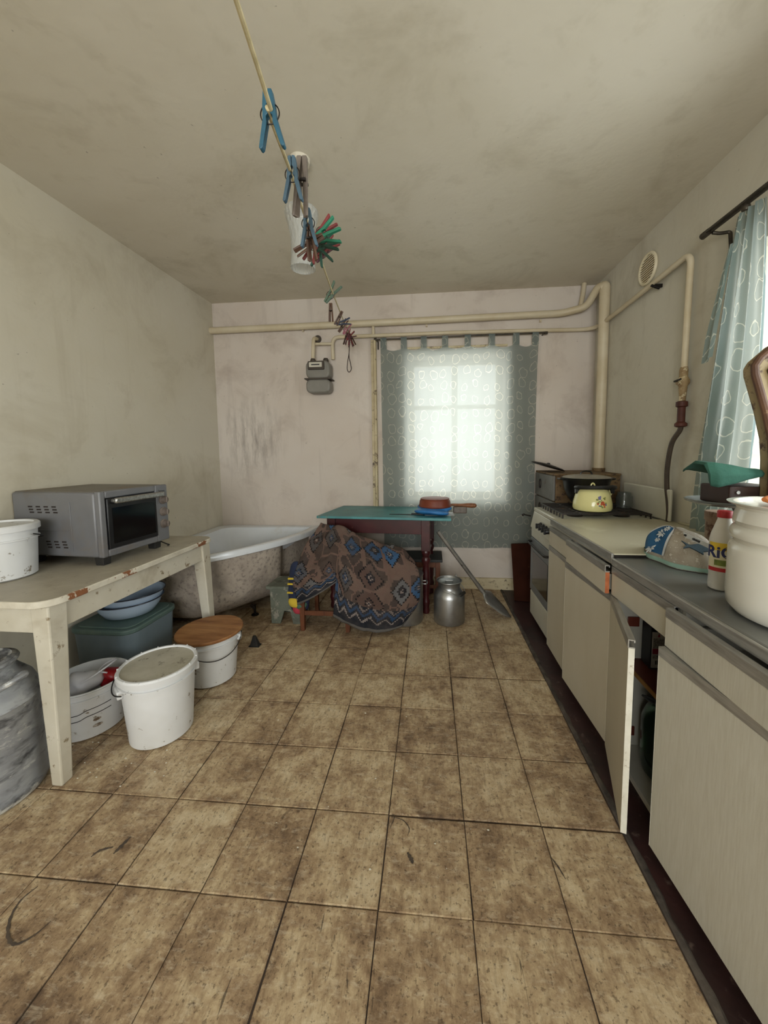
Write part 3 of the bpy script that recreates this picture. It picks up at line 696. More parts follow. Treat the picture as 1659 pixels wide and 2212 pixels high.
cb = thing('ring_curtain', 'grey-green tab curtain printed with white rings over the back window', 'curtain', (.23, CYD, .40))
CX0, CX1, CZT, CZB = -.468, .925, 2.235, .393
tabs_x = [-.44, -.255, -.075, .115, .315, .525, .735, .90]
nx_, nz_ = 150, 60; rows = []; uvs = []
def fold(x, t):
    s = .012*math.sin(x*9+1)+.006*math.sin(x*23+.7*math.sin(3*t))+.004*math.sin(x*47+2*t)
    return .7*s*(.6+.6*t)
for i in range(nz_+1):
    t = i/nz_; r = []; ur = []
    for k in range(nx_+1):
        s = k/nx_; x = CX0+(CX1-CX0)*s
        sag = 0
        for a, b in zip(tabs_x, tabs_x[1:]):
            if a <= x <= b:
                q = (x-a)/(b-a); sag = .03*math.sin(PI*q)
        zt = CZT-sag; z = zt+(CZB+.008*s-zt)*t
        xx = x+.012*(t)*(1 if s < .5 else -1)*abs(s-.5)*2-.005*math.sin(t*5)*(s > .95)
        r.append((xx, CYD-.004+fold(x, t), z)); ur.append((x, (CZT-CZB)*(1-t)))
    rows.append(r); uvs.append(ur)
MB().grid(rows, uvs).build('curtain_cloth', 'ring_curtain', cb, world=True)
for x in tabs_x:
    w = .027
    pts = []
    for k in range(13):
        a = PI*k/12; pts.append((CYD-.011*math.cos(a), 2.3145+.011*math.sin(a)))
    pts = [(CYD-.010, CZT-.012)]+pts+[(CYD+.010, CZT-.012)]
    MB().grid([[(x-w, p[0], p[1]), (x+w, p[0], p[1])] for p in pts], [[(x-w, p[1]), (x+w, p[1])] for p in pts]).build('tab', 'ring_curtain', cb, world=True)

RX = RIGHT-.075
rr = thing('side_curtain_rod', 'dark metal curtain rod above the right wall window', 'curtain rod', (RX, 1.2, 2.34))
MB().tube([(RX, 2.03, 2.351), (RX, .12, 2.335)], .009, 10).tube([(RX-.02, 2.0, 2.352), (RX-.02, .12, 2.336)], .006, 8).build('rod', 'curtain_rod', rr, world=True)
MB().tube([(RX-.008, 2.045, 2.351), (RX-.008, 2.0, 2.351)], .016, 10).build('end_cap', 'curtain_rod', rr, world=True)
MB().tube(bend_path([(RX, 1.99, 2.338), (RX+.03, 1.985, 2.330), (RIGHT-.006, 1.975, 2.33), (RIGHT-.006, 1.96, 2.22)], .012), .008, 8).build('bracket', 'curtain_rod', rr, world=True)
sc_ = thing('side_curtain', 'blue-green ring curtain gathered at the edge of the right window', 'curtain', (RX, 1.85, .86))
rows = []; uvs = []
for i in range(61):
    t = i/60; z = 2.318+(.885-2.318)*t
    ya = 1.835+.14*min(1, t*1.35)**.8+.03*t; yb = 1.70+.03*t-.05*math.sin(PI*t)
    r = []; ur = []
    for k in range(61):
        s = k/60; amp = .010+.016*t
        y = ya+(yb-ya)*s
        x = RX-.004+amp*math.sin(s*22+.8*math.sin(t*4))+.004*math.sin(s*57)
        r.append((min(x, RIGHT-.012), y, z)); ur.append((s*.62, (1-t)*1.43))
    rows.append(r); uvs.append(ur)
MB().grid(rows, uvs).build('curtain_cloth', 'ring_curtain_side', sc_, world=True)
rows = []; uvs = []
for i in range(31):
    t = i/30; z = 2.20-.47*t; r = []; ur = []
    for k in range(13):
        s = k/12; r.append((RX-.030-.010*math.sin(s*7)-.006*t, 1.835+.14*min(1, (2.318-z)/1.433*1.35)**.8+.03*(2.318-z)/1.433-.045+.062*s*min(1, .25+t), z-.02*s)); ur.append((.7+s*.16, 1.3-.47*t))
    rows.append(r); uvs.append(ur)
MB().grid(rows, uvs).build('folded_flap', 'ring_curtain_side', sc_, world=True)
MB().lathe([(.014, 0), (.017, .012), (.014, .025)], (RX, 1.80, 2.322), 10).build('ring', 'curtain_rod', sc_, world=True)

# ---------------------------------------------------------------- ceiling lamp
lp = thing('ceiling_lamp', 'pressed clear glass lamp shade hanging under the ceiling', 'lamp', (-.638, 1.85, 2.21))
prof = [(.058, 0), (.060, .02), (.056, .06), (.055, .10), (.058, .15), (.066, .195), (.076, .23), (.082, .255), (.080, .27), (.06, .278)]
inner = [(r-.004, z) for r, z in reversed(prof[:-1])]
MB().lathe(prof, n=40, cap0=False, cap1=False).lathe(inner, n=40, cap0=False, cap1=False).build('glass_shade', 'frosted_glass', lp)
MB().tube([(.058*math.cos(2*PI*k/32), .058*math.sin(2*PI*k/32), .001) for k in range(32)], .0035, 8, closed=True).build('shade_rim', 'frosted_glass', lp)
MB().lathe([(.03, .265), (.036, .28), (.036, .31), (.022, .325)], n=20).build('lamp_holder', 'pin_wood_brown', lp)
MB().tube([(0, 0, .32), (.002, 0, .42), (0, 0, CEIL-2.211)], .006, 8).build('cable', 'pin_wood_grey', lp)
MB().lathe([(.045, CEIL-2.21-.02), (.05, CEIL-2.2105)], n=20).build('ceiling_rose', 'plaster_ceiling', lp)

# ---------------------------------------------------------------- clothes line and pins
LINE = [(.02, -2.29, 1.98), (-.04, -1.0, 1.86), (-.215, .43, 1.80), (-.2365, .556, 1.796), (-.264, .71, 1.826), (-.275, .817, 1.815), (-.342, 1.14, 1.90), (-.428, 1.62, 1.984), (-.59, 2.52, 2.164), (-.71, 3.2, 2.29), (-.752, BACK-.002, 2.335)]
LP_ = smooth_path(LINE, 10)
tag(MB().tube(LP_, .0032, 8).build('clothes_line', 'rope_cream'), 'sagging cream clothes line strung across the room', 'rope')
E1 = at(755, 742, 3.30); E2 = at(753, 800, 3.30)
dp = [E1, at(754, 762, 3.30), at(751, 782, 3.30), at(750, 797, 3.30), at(754, 804, 3.30), at(759, 797, 3.30), at(757, 785, 3.30), at(754, 768, 3.305), at(755, 744, 3.305)]
tag(MB().tube(smooth_path(dp, 6), .0035, 8).build('cord_loop', 'rope_dark'), 'dark cord loop dangling from the far end of the clothes line', 'cord')
def pin_parts(root, mat, wooden):
    if wooden:
        for s in (-1, 1):
            MB().hexa([(s*.003+(-.005 if s < 0 else 0)+s*.009, -.005, -.06), (s*.003+(.005 if s > 0 else 0)+s*.009+(0 if s < 0 else 0), -.005, -.06), (s*.008+.005, .005, -.06), (s*.008-.005, .005, -.06)],
                      [(s*.005-.006, -.005, .05), (s*.005+.004, -.005, .05), (s*.005+.004, .005, .05), (s*.005-.006, .005, .05)]).build('prong', mat, root, smooth=False, bevel=.002)
        MB().tube([(-.010, -.0075, .004), (.010, -.0075, .004)], .003, 8).tube([(-.010, .0075, .004), (.010, .0075, .004)], .003, 8).build('spring', 'pin_spring', root)
    else:
        for s in (-1, 1):
            prong = [(0.0006, .044), (.0075, .043), (.0105, .02), (.012, -.002), (.0225, -.046), (.0195, -.049), (.0155, -.046), (.005, -.008), (.0055, .002), (.0012, .006), (.0042, .014), (.003, .02), (.0006, .024)]
            poly = [(s*a, b) for a, b in prong]
            MB().prism(poly, lambda a, b, d: (a, d, b), -.0055, .0055).build('prong', mat, root, smooth=False, bevel=.0012)
        MB().tube([(.0165*math.cos(2*PI*k/24), 0, .008+.0165*math.sin(2*PI*k/24)) for k in range(24)], .0011, 6, closed=True).build('spring', 'pin_spring', root)
PROTO = {}
def pin(u, v, y, ang, mat, wooden, label, group=None, scale=1.0, tilt=0.0, yaw=0.0):
    root = thing('clothespin', label, 'clothespin', at(u, v, y), 0, group)
    root.rotation_euler = Euler((tilt, math.radians(ang), yaw), 'XYZ'); root.scale = (scale,)*3
    key = (mat, wooden)
    if key in PROTO:
        for ch in PROTO[key].children: copy_part(ch, root)
    else:
        pin_parts(root, mat, wooden); PROTO[key] = root
    return root
G = 'clothespins on the line'
pin(584, 257, .556, -3, 'pin_blue', False, 'teal blue plastic clothespin nearest the camera on the line', G, .86)
pin(632, 385, .71, 0, 'pin_blue_grey', False, 'grey-blue plastic clothespin beside the grey wooden one', G, .86)
pin(652, 398, .74, 4, 'pin_wood_grey', True, 'weathered grey wooden clothespin hanging above the lamp shade', G, 1.0)
pin(666, 490, .817, -2, 'pin_blue_grey', False, 'grey-blue plastic clothespin in front of the lamp shade', G, .86)
pin(671, 519, .85, -6, 'pin_wood_brown', True, 'dark brown wooden clothespin hanging right behind the lower grey-blue one', G, .75)
pin(671, 527, .88, 62, 'pin_wood_brown', True, 'dark brown wooden clothespin lying crosswise behind the lower grey-blue one', G, .7)
pin(677, 536, .90, 24, 'pin_red', False, 'dark red clothespin pointing down left across the lamp shade', G, .7)
pin(699, 503, .93, -122, 'pin_green', False, 'bright green clothespin pointing up right, topmost of the green ones', G, .85)
pin(702, 514, .96, -96, 'pin_green', False, 'bright green clothespin pointing straight right', G, .85)
pin(697, 497, .98, -130, 'pin_red', False, 'dark red clothespin showing just above the bright green ones', G, .8)
pin(697, 536, 1.00, -60, 'pin_dark_green', False, 'dark green clothespin pointing down right', G, .85)
pin(702, 526, 1.03, -118, 'pin_dark_green', False, 'dark green clothespin pointing up right under the bright green ones', G, .85)
pin(688, 546, 1.06, 10, 'pin_dark_green', False, 'dark green clothespin hanging straight down in the bunch', G, .8)
pin(703, 536, 1.09, -125, 'pin_red', False, 'dark red clothespin low in the bunch pointing up right', G, .85)
pin(699, 545, 1.12, -135, 'pin_maroon', False, 'maroon clothespin, lowest of the bunch by the lamp', G, .8)
pin(716, 634, 1.62, -142, 'pin_sage', False, 'sage green clothespin alone on the line with its legs up', G, 1.05)
pin(715, 673, 1.80, 0, 'pin_wood_brown', True, 'brown wooden clothespin hanging straight down above the heating pipe', G, .8)
pin(733, 686, 2.05, 28, 'pin_wood_brown', True, 'brown wooden clothespin tilted, left of the navy one', G, .75)
pin(741, 697, 2.30, -100, 'pin_navy', False, 'navy blue clothespin pointing right on the far part of the line', G, 1.0)
pin(740, 705, 2.45, -142, 'pin_wood_brown', True, 'brown wooden clothespin hanging just below the navy one', G, .9)
pin(748, 710, 2.65, -150, 'pin_pink', False, 'pink clothespin just above the far tangle of pins', G, 1.0)
FAR = ((751, 722, 160, 'pin_maroon', 'maroon clothespin pointing up left, highest in the far tangle'), (755, 724, -150, 'pin_red', 'dark red clothespin pointing up right, highest in the far tangle'),
       (757, 727, -115, 'pin_maroon', 'maroon clothespin sticking out to the right of the far tangle'), (752, 731, 8, 'pin_maroon', 'maroon clothespin hanging down in the middle of the far tangle'),
       (756, 733, -6, 'pin_red', 'dark red clothespin hanging down in the middle of the far tangle'), (760, 732, -24, 'pin_wood_brown', 'brown wooden clothespin, rightmost hanging in the far tangle'),
       (748, 730, 16, 'pin_wood_brown', 'brown wooden clothespin, leftmost hanging in the far tangle'), (757, 738, -3, 'pin_maroon', 'maroon clothespin, lowest in the far tangle just above the cord loop'))
for k, (u, v, a, mt, lab) in enumerate(FAR):
    pin(u, v, 2.95+.045*k, a, mt, mt == 'pin_wood_brown', lab, 'clothespins in the far tangle', 1.0)

# ---------------------------------------------------------------- cream painted table on the left
TB = thing('painted_table', 'old cream painted wooden table with chipped edges carrying the oven', 'table', (-1.75, 1.72, 0), 0)
MB().rbox(-.335, .315, -.53, .545, .722, .749, .075).build('tabletop', 'chipped_table_edge', TB, bevel=.004)
MB().rbox(-.331, .311, -.526, .541, .7488, .7505, .073).build('painted_surface', 'table_top_paint', TB)
MB().box(-.27, .235, -.497, -.472, .615, .722).build('apron', 'cream_table_paint', TB, smooth=False, bevel=.003)
MB().box(-.27, .235, .485, .510, .615, .722).build('apron', 'cream_table_paint', TB, smooth=False, bevel=.003)
MB().box(.258, .283, -.44, .455, .615, .722).build('apron', 'cream_table_paint', TB, smooth=False, bevel=.003)
MB().box(-.308, -.283, -.44, .455, .615, .722).build('apron', 'cream_table_paint', TB, smooth=False, bevel=.003)
for sx, sy in ((1, -1), (1, 1), (-1, -1), (-1, 1)):
    cx = .255 if sx > 0 else -.285; cy = .475 if sy > 0 else -.465
    MB().taper((cx+.022*(sx > 0), cy+.028*sy, 0), (.046, .046), (cx, cy, .722), (.078, .078)).build('leg', 'cream_table_paint', TB, smooth=False, bevel=.006)

# ---------------------------------------------------------------- electric oven
OV = thing('electric_oven', 'grey electric tabletop oven with a dark glass door on the cream table', 'oven', (-1.822, 1.815, .7505), -.065)
OD, OW, OB, OT = .255, .207, .047, .370          # half depth, half width, bottom, top
MB().box(-OD, OD-.03, -OW, OW, OB, OT-.004).build('casing', 'oven_grey', OV, bevel=.012)
MB().box(-OD+.01, OD-.032, -OW+.01, OW-.01, OT-.006, OT).build('top_plate', 'oven_top_rust', OV, bevel=.003)
fr = MB()
fr.box(OD-.03, OD, -OW, -OW+.030, OB, OT).box(OD-.03, OD, OW-.085, OW, OB, OT).box(OD-.03, OD, -OW+.030, OW-.085, OB, OB+.035).box(OD-.03, OD, -OW+.030, OW-.085, OT-.035, OT)
fr.build('front_frame', 'oven_grey', OV, bevel=.006)
dr = MB().box(OD-.02, OD+.006, -OW+.032, OW-.088, OB+.037, OT-.037).build('door', 'black_plastic', OV, bevel=.004)
MB().box(OD+.005, OD+.009, -OW+.055, OW-.105, OB+.06, OT-.085).build('door_glass', 'black_glass', dr)
MB().box(OD+.028, OD+.046, -OW+.045, OW-.07, OT-.062, OT-.034).box(OD+.005, OD+.03, -OW+.05, -OW+.065, OT-.058, OT-.04).box(OD+.005, OD+.03, OW-.1, OW-.085, OT-.058, OT-.04).build('handle', 'brushed_steel', dr, bevel=.006)
for k, z in enumerate((OT-.085, OT-.155, OT-.225)):
    kb = MB().tube([(OD-.002, OW-.04, z), (OD+.006, OW-.04, z), (OD+.008, OW-.04, z), (OD+.028, OW-.04, z)], [.026, .026, .020, .017], 20).build('knob', 'knob_grey', OV)
    MB().box(OD+.026, OD+.034, OW-.044, OW-.036, z-.016, z+.016).build('knob_grip', 'knob_grey', kb, smooth=False, bevel=.002)
for sx in (-1, 1):
    for sy in (-1, 1):
        MB().taper((sx*(OD-.06), sy*(OW-.05), .0006), (.045, .04), (sx*(OD-.06), sy*(OW-.05), OB+.002), (.052, .046)).build('foot', 'black_rubber', OV, smooth=False, bevel=.003)
slot = MB().box(-.012, .012, -.0012, .002, -.0035, .0035).mesh('vent_slot'); slot.materials.append(MATS['slot_dark'])
for gz, x0, n in ((OT-.075, -.145, 4), (OB+.075, -.055, 3)):
    for c in range(n):
        for r in range(3):
            o = bpy.data.objects.new('vent_slot', slot); COL.objects.link(o); o.parent = OV; o.location = (x0+c*.046+r*.004, -OW-.0002, gz-r*.014)
MB().box(-.18, .07, -OW-.003, -OW+.002, OB+.13, OB+.134).box(.085, .088, -OW-.003, -OW+.002, OB+.03, OT-.05).build('side_crease', 'oven_grey', OV, bevel=.001)
mesh_obj('logo', text_mesh('Saturn', .017), 'lettering_dark', OV, Matrix.Translation((OD+.0005, OW-.042, OT-.035)) @ Matrix.Rotation(PI/2, 4, 'Z') @ Matrix.Rotation(PI/2, 4, 'X'))
cordp = smooth_path([(OD-.2, OW+.0, OB+.03), (OD-.06, OW+.022, .012), (OD-.02, OW+.012, .006), (OD-.01, OW-.01, .006)], 6)
MB().tube(cordp, .0035, 8).build('power_cord', 'black_rubber', OV)

# ---------------------------------------------------------------- buckets
def shell(m, r0, r1, h, t=.004, n=40, z0=0.0):
    m.lathe([(r0-.012, z0), (r0, z0+.008), (r1, h), (r1-t, h), (r0-t, z0+.014)], n=n, cap0=True, cap1=True)
    return m
def bucket(label, loc, r0, r1, h, rz=0, band=.035):
    b = thing('plastic_bucket', label, 'bucket', loc, rz, 'white plastic buckets')
    rr_ = lambda z: r0+(r1-r0)*z/h
    shell(MB(), r0, r1, h).build('body', 'white_bucket', b)
    for z in (h-band, h-.008):
        q = rr_(z); MB().lathe([(q-.001, z-.006), (q+.008, z-.004), (q+.008, z+.002), (q-.001, z+.003)], n=40, cap0=False, cap1=False).build('rim_ring', 'white_bucket', b)
    return b
def lug(b, r, z, ang, w=.05):
    M = Matrix.Rotation(ang, 4, 'Z') @ Matrix.Translation((r, 0, z))
    return MB().box(-.006, .016, -w/2, w/2, -.018, .018).xform(M).build('handle_lug', 'white_bucket', b, bevel=.005)
def bail(b, r, z, a0, drop, side, mat='wire_dark', thick=.0028, sag=.10):
    """wire handle folded down against the bucket wall"""
    pts = []
    for k in range(25):
        t = k/24; a = a0+PI*t*side; pts.append(((r+.012)*math.cos(a), (r+.012)*math.sin(a), z-sag*math.sin(PI*t)))
    return MB().tube(pts, thick, 8).build('wire_handle', mat, b)
# large lidded bucket, standing in front
B1 = bucket('tall white bucket with a grimy closed lid standing in front of the table', (-1.272, 1.515, 0), .128, .150, .318, 0)
MB().lathe([(.150, .300), (.160, .302), (.162, .326), (.157, .334), (.148, .334), (.145, .327)], n=44, cap0=False, cap1=False).build('lid_rim', 'white_bucket', B1)
MB().lathe([(.146, .322), (.146, .3275)], n=44).build('lid', 'bucket_lid_grimy', B1)
for k in range(14):
    a = 2*PI*k/14; MB().box(.153, .160, -.002, .002, .328, .3365).xform(Matrix.Rotation(a, 4, 'Z')).build('lid_tab', 'white_bucket', B1, smooth=False)
lug(B1, .147, .262, -2.25, .07); lug(B1, .147, .262, -2.25+PI, .07)
hp_ = []
for k in range(13):
    t = k/12; a = -2.25-.62+1.0*t; hp_.append(((.176-.02*(t-.2)**2)*math.cos(a), (.176-.02*(t-.2)**2)*math.sin(a), .272-.018*math.sin(PI*t)+.02*(1-t)))
MB().tube(hp_, .0026, 8).build('wire_handle', 'wire_dark', B1)
# bucket with plywood cover
B2 = bucket('white bucket covered with a round plywood board, nearest the bath', (-1.285, 1.93, 0), .128, .152, .27, 0)
MB().lathe([(.176, .273), (.178, .277), (.178, .285), (.175, .289)], (0, 0, 0), 44).build('plywood_cover', 'plywood_lid', B2)
lug(B2, .150, .225, .35, .045)
pts = []
for k in range(25):
    t = k/24; a = .45-2.1*t; pts.append((.166*math.cos(a), .166*math.sin(a), .245-.075*math.sin(PI*t*.85)))
MB().tube(pts, .0026, 8).build('wire_handle', 'wire_dark', B2)
MB().tube([pts[-3], pts[-1]], .006, 8).build('handle_grip', 'black_plastic', B2)
MB().grid([[(.1455*math.cos(-1.75+.22*s)*(1+.008*q), .1455*math.sin(-1.75+.22*s)*(1+.008*q), .10+.085*q) for s in (0, .5, 1)] for q in (0, 1)]).build('faded_label', 'bucket_print_brown', B2)
# open bucket under the table
B3 = bucket('white open bucket with rags in it and two black lines, behind the table leg', (-1.655, 1.535, 0), .140, .160, .235, 0)
for z in (.135, .105):
    pts = []
    for k in range(41):
        t = k/40; a = -2.75+2.5*t; step = .012*(1/(1+math.exp(-(t-.72)*60)))+.005*(1/(1+math.exp(-(t-.2)*60)))
        q = .140+.020*z/.245+.002; pts.append((q*math.cos(a), q*math.sin(a), z-.012+step+.012*t))
    MB().tube(pts, .0016, 6).build('wire_handle', 'wire_dark', B3)
for a, z, w in ((-.62, .09, .030), (-.62, .062, .036)):
    M = Matrix.Rotation(a, 4, 'Z') @ Matrix.Translation((.1505, 0, z))
    MB().lathe([(w/2, -.0008), (w/2, .0008)], n=14, sx=.4).xform(Matrix.Rotation(a, 4, 'Z') @ Matrix.Translation((.1482, 0, z)) @ Matrix.Rotation(PI/2, 4, 'Y')).build('brown_print', 'bucket_print_brown', B3)
def lumpy(name, mat, label, cat, loc, sx, sy, sz, seed, amp=.25, group=None, sub=3, parent=None):
    bm = bmesh.new(); bmesh.ops.create_icosphere(bm, subdivisions=sub, radius=1)
    rn = random.Random(seed); ph = [(rn.uniform(1, 4), rn.uniform(1, 4), rn.uniform(1, 4), rn.uniform(0, 6)) for _ in range(5)]
    for v in bm.verts:
        d = sum(math.sin(v.co.x*a+v.co.y*b_+v.co.z*c+e) for a, b_, c, e in ph)/5
        v.co *= 1+amp*d
        v.co = Vector((v.co.x*sx, v.co.y*sy, max(v.co.z, -.75)*sz))
    me = bpy.data.meshes.new(name); bm.to_mesh(me); bm.free(); me.materials.append(MATS[mat])
    me.polygons.foreach_set('use_smooth', [True]*len(me.polygons))
    o = bpy.data.objects.new(name, me); COL.objects.link(o); o.location = loc; o.parent = parent
    if label: tag(o, label, cat, group)
    return o
lumpy('white_rag', 'white_cloth', 'crumpled white rag lying in the open bucket', 'rag', (-1.675, 1.52, .205), .085, .07, .05, 5, .5)
lumpy('red_packet', 'red_plastic', 'crumpled red packet beside the rag in the open bucket', 'packet', (-1.575, 1.585, .205), .05, .05, .045, 9, .45)
tag(MB().tube(smooth_path([(-1.62, 1.47, .245), (-1.58, 1.50, .268), (-1.56, 1.57, .285), (-1.585, 1.62, .275), (-1.62, 1.60, .262), (-1.60, 1.54, .262), (-1.55, 1.53, .26)], 8), .0032, 8).build('white_string', 'white_cloth'), 'white string looped over the rim of the open bucket', 'string')
# small bucket on the table
B4 = bucket('white lidded bucket standing on the cream table beside the oven', (-1.935, 1.44, .7507), .118, .130, .228, 0, .05)
MB().lathe([(.128, .213), (.139, .215), (.139, .237), (.133, .243), (.118, .243), (.116, .235)], n=40, cap0=False).build('lid', 'white_bucket', B4)
bail(B4, .132, .195, .2, .0, 1, sag=.045)

# ---------------------------------------------------------------- aluminium flask at the left edge
FL = thing('milk_flask', 'battered grey aluminium flask in front of the table at the left edge', 'flask', (-1.71, 1.155, 0))
MB().lathe([(.150, 0), (.172, .006), (.178, .02), (.178, .035), (.172, .045), (.172, .36), (.178, .37), (.172, .385), (.155, .43), (.118, .475), (.108, .49), (.108, .515)], n=48).build('body', 'aluminium_grimy', FL)
MB().tube([(.112*math.cos(2*PI*k/36), .112*math.sin(2*PI*k/36), .515) for k in range(36)], .009, 8, closed=True).build('neck_rim', 'aluminium_grimy', FL)
MB().lathe([(.104, .515), (.112, .525), (.10, .53), (.085, .522), (.0, .516)], n=36, cap0=False, cap1=False).build('lid', 'aluminium_grimy', FL)
def on_flask(a, r, z): return Vector((r*math.cos(a), r*math.sin(a), z))
MB().box(-.010, .014, -.016, .016, -.035, .035).xform(Matrix.Translation(on_flask(-.95, .127, .488)) @ Matrix.Rotation(-.95, 4, 'Z') @ Matrix.Rotation(-.5, 4, 'Y')).build('latch', 'aluminium_grimy', FL, bevel=.004)
MB().tube(smooth_path([on_flask(.25, .135, .455), on_flask(.2, .165, .475), on_flask(.1, .185, .478), on_flask(-.12, .180, .474), on_flask(-.25, .15, .452)], 6), .010, 10).build('handle', 'aluminium_grimy', FL)

# ---------------------------------------------------------------- plastic tub and basins under the table
TU = thing('storage_tub', 'dark grey-green plastic tub with a lid under the cream table', 'tub', (-1.86, 1.995, 0))
MB().rbox(-.175, .175, -.175, .175, .0, .295, .06, 6, .018).build('body', 'tub_green_grey', TU, bevel=.006)
MB().rbox(-.20, .20, -.20, .20, .293, .322, .075).build('lid_skirt', 'tub_lid_green', TU, bevel=.008, seg=3)
MB().rbox(-.175, .175, -.175, .175, .320, .330, .06).build('lid', 'tub_lid_green', TU, bevel=.004)
def basin(label, loc, r, h):
    b = thing('enamel_basin', label, 'basin', loc, 0, 'enamel basins under the table')
    MB().lathe([(r*.55, 0), (r*.72, h*.12), (r*.88, h*.55), (r*.94, h*.93), (r, h), (r, h-.004), (r*.92, h*.9), (r*.86, h*.55), (r*.70, h*.17), (r*.52, .006)], n=44).build('bowl', 'enamel_blue_white', b)
    MB().tube([(r*math.cos(2*PI*k/40), r*math.sin(2*PI*k/40), h) for k in range(40)], .0035, 8, closed=True).build('rim', 'enamel_black_rim', b)
    return b
basin('blue-white enamel basin with a dark rim, standing right on the tub lid', (-1.845, 2.01, .3305), .178, .095)
basin('blue-white enamel basin nested inside the lower one', (-1.838, 2.02, .366), .176, .098)

# ---------------------------------------------------------------- corner bath
BA = thing('corner_bath', 'white acrylic corner bath with a rough unpainted fibreglass underside', 'bathtub', (-1.75, 2.95, 0))
RZ = .585
ctrl = [(-2.083, 2.285), (-1.86, 2.262), (-1.735, 2.262), (-1.635, 2.292), (-1.488, 2.44), (-1.33, 2.665), (-1.202, 2.89), (-1.124, 3.115), (-1.096, 3.32), (-1.096, 3.425)]
front = smooth_path([(a, b, 0) for a, b in ctrl], 6)
front = [(p.x, p.y) for p in front]
back_ = [(-1.35, 3.425), (-1.65, 3.425), (-2.0, 3.425), (-2.083, 3.34), (-2.083, 3.0), (-2.083, 2.6)]
outline = front+back_
no = len(outline); nf = len(front)
CR = Vector((-2.083, 3.425)); CI = Vector((-1.72, 2.98))
def scaled(c, s, fn=None):
    out = []
    for i, p in enumerate(outline):
        q = s if fn is None else s*fn(i, p)
        out.append((c[0]+(p[0]-c[0])*q, c[1]+(p[1]-c[1])*q))
    return out
def loft(m, loops, cap0=False, cap1=False):
    n = len(loops[0]); vs = [p for l in loops for p in l]; fs = []
    for i in range(len(loops)-1):
        for k in range(n):
            k2 = (k+1) % n; fs.append((i*n+k, i*n+k2, (i+1)*n+k2, (i+1)*n+k))
    if cap0: fs.append(tuple(range(n-1, -1, -1)))
    if cap1: fs.append(tuple((len(loops)-1)*n+k for k in range(n)))
    m._add(vs, fs); return m
def zed(l, z): return [(a, b, z) for a, b in l]
def inner_shape(i, p):
    a = math.atan2(p[1]-CI.y, p[0]-CI.x)
    return 1-.10*max(0, math.cos(a-2.35))-.05*max(0, math.cos(2*(a+.2)))
seat = lambda i, p: inner_shape(i, p)*(1-.16*max(0, math.cos(math.atan2(p[1]-CI.y, p[0]-CI.x)-1.25))**2-.2*max(0, math.cos(math.atan2(p[1]-CI.y, p[0]-CI.x)-2.6))**2)
loft(MB(), [zed(scaled(CR, .992), RZ-.05), zed(scaled(CR, 1.0), RZ-.045), zed(scaled(CR, 1.0), RZ-.006), zed(scaled(CR, .994), RZ),
            zed(scaled(CI, .90), RZ), zed(scaled(CI, .875, inner_shape), RZ-.006), zed(scaled(CI, .855, inner_shape), RZ-.04),
            zed(scaled(CI, .80, seat), RZ-.20), zed(scaled(CI, .74, seat), RZ-.33), zed(scaled(CI, .6, seat), RZ-.375)], cap1=True).build('rim_and_basin', 'bath_acrylic', BA, world=True, angle=50)
def lobes(i, p):
    # the shell has a main lobe and a set-back second one
    if i >= nf: return 1.0
    t = i/(nf-1)
    e = lambda a, b: 1/(1+math.exp(-(t-a)*b))
    return 1-.075*e(.665, 160)+.0*t
def sh(s, z):
    return zed(scaled(CR, s, lobes), z)
loft(MB(), [sh(.965, RZ-.046), sh(.955, .40), sh(.94, .26), sh(.915, .17), sh(.875, .11), sh(.81, .072), sh(.70, .058)], cap1=True).build('fibreglass_shell', 'bath_fibreglass', BA, world=True, angle=60)
for x, y in ((-1.42, 2.72), (-1.80, 2.60), (-1.45, 3.2)):
    MB().tube([(x, y, .0), (x, y, .008), (x, y, .009), (x, y, .085)], [.028, .028, .009, .009], 12).build('foot', 'dark_metal', BA, world=True)
MB().tube([(-1.435, 2.70, .088), (-1.40, 2.66, .088)], .012, 8).build('frame_stub', 'dark_metal', BA, world=True)
pl = thing('black_bracket', 'small black metal bracket on the floor behind the plywood covered bucket', 'bracket', (-1.195, 2.27, 0))
MB().hexa([(-.03, -.02, 0), (.03, -.02, 0), (.03, .02, 0), (-.03, .02, 0)], [(-.012, -.008, .07), (.006, -.008, .07), (.006, .008, .07), (-.012, .008, .07)]).build('upright', 'black_rubber', pl, smooth=False, bevel=.003)
MB().box(-.035, .035, -.022, .022, .0, .006).build('foot_plate', 'black_rubber', pl, smooth=False)

# ---------------------------------------------------------------- turquoise topped table
TT = thing('turquoise_table', 'old table with a turquoise top, dark red apron and turned legs', 'table', (-.38, 3.10, 0), -.075)
ZT = .785
MB().hexa([(-.535, -.29, ZT-.02), (.545, -.29, ZT-.02), (.50, .27, ZT-.02), (-.49, .27, ZT-.02)], [(-.535, -.29, ZT), (.545, -.29, ZT), (.50, .27, ZT), (-.49, .27, ZT)]).build('tabletop', 'turquoise_paint', TT, smooth=False, bevel=.003)
MB().box(-.405, .31, -.225, -.203, .64, ZT-.021).build('apron', 'mahogany_paint', TT, smooth=False, bevel=.002)
MB().box(-.405, .31, .195, .215, .64, ZT-.021).build('apron', 'mahogany_paint', TT, smooth=False, bevel=.002)
for x in (-.43, .335):
    MB().box(x, x+.02, -.2, .19, .64, ZT-.021).build('apron', 'mahogany_paint', TT, smooth=False, bevel=.002)
lprof = [(.026, 0), (.030, .02), (.024, .05), (.032, .09), (.032, .10), (.022, .13), (.028, .17), (.032, .26), (.030, .34), (.024, .40), (.034, .425), (.036, .44), (.026, .46), (.034, .485), (.036, .50), (.03, .515)]
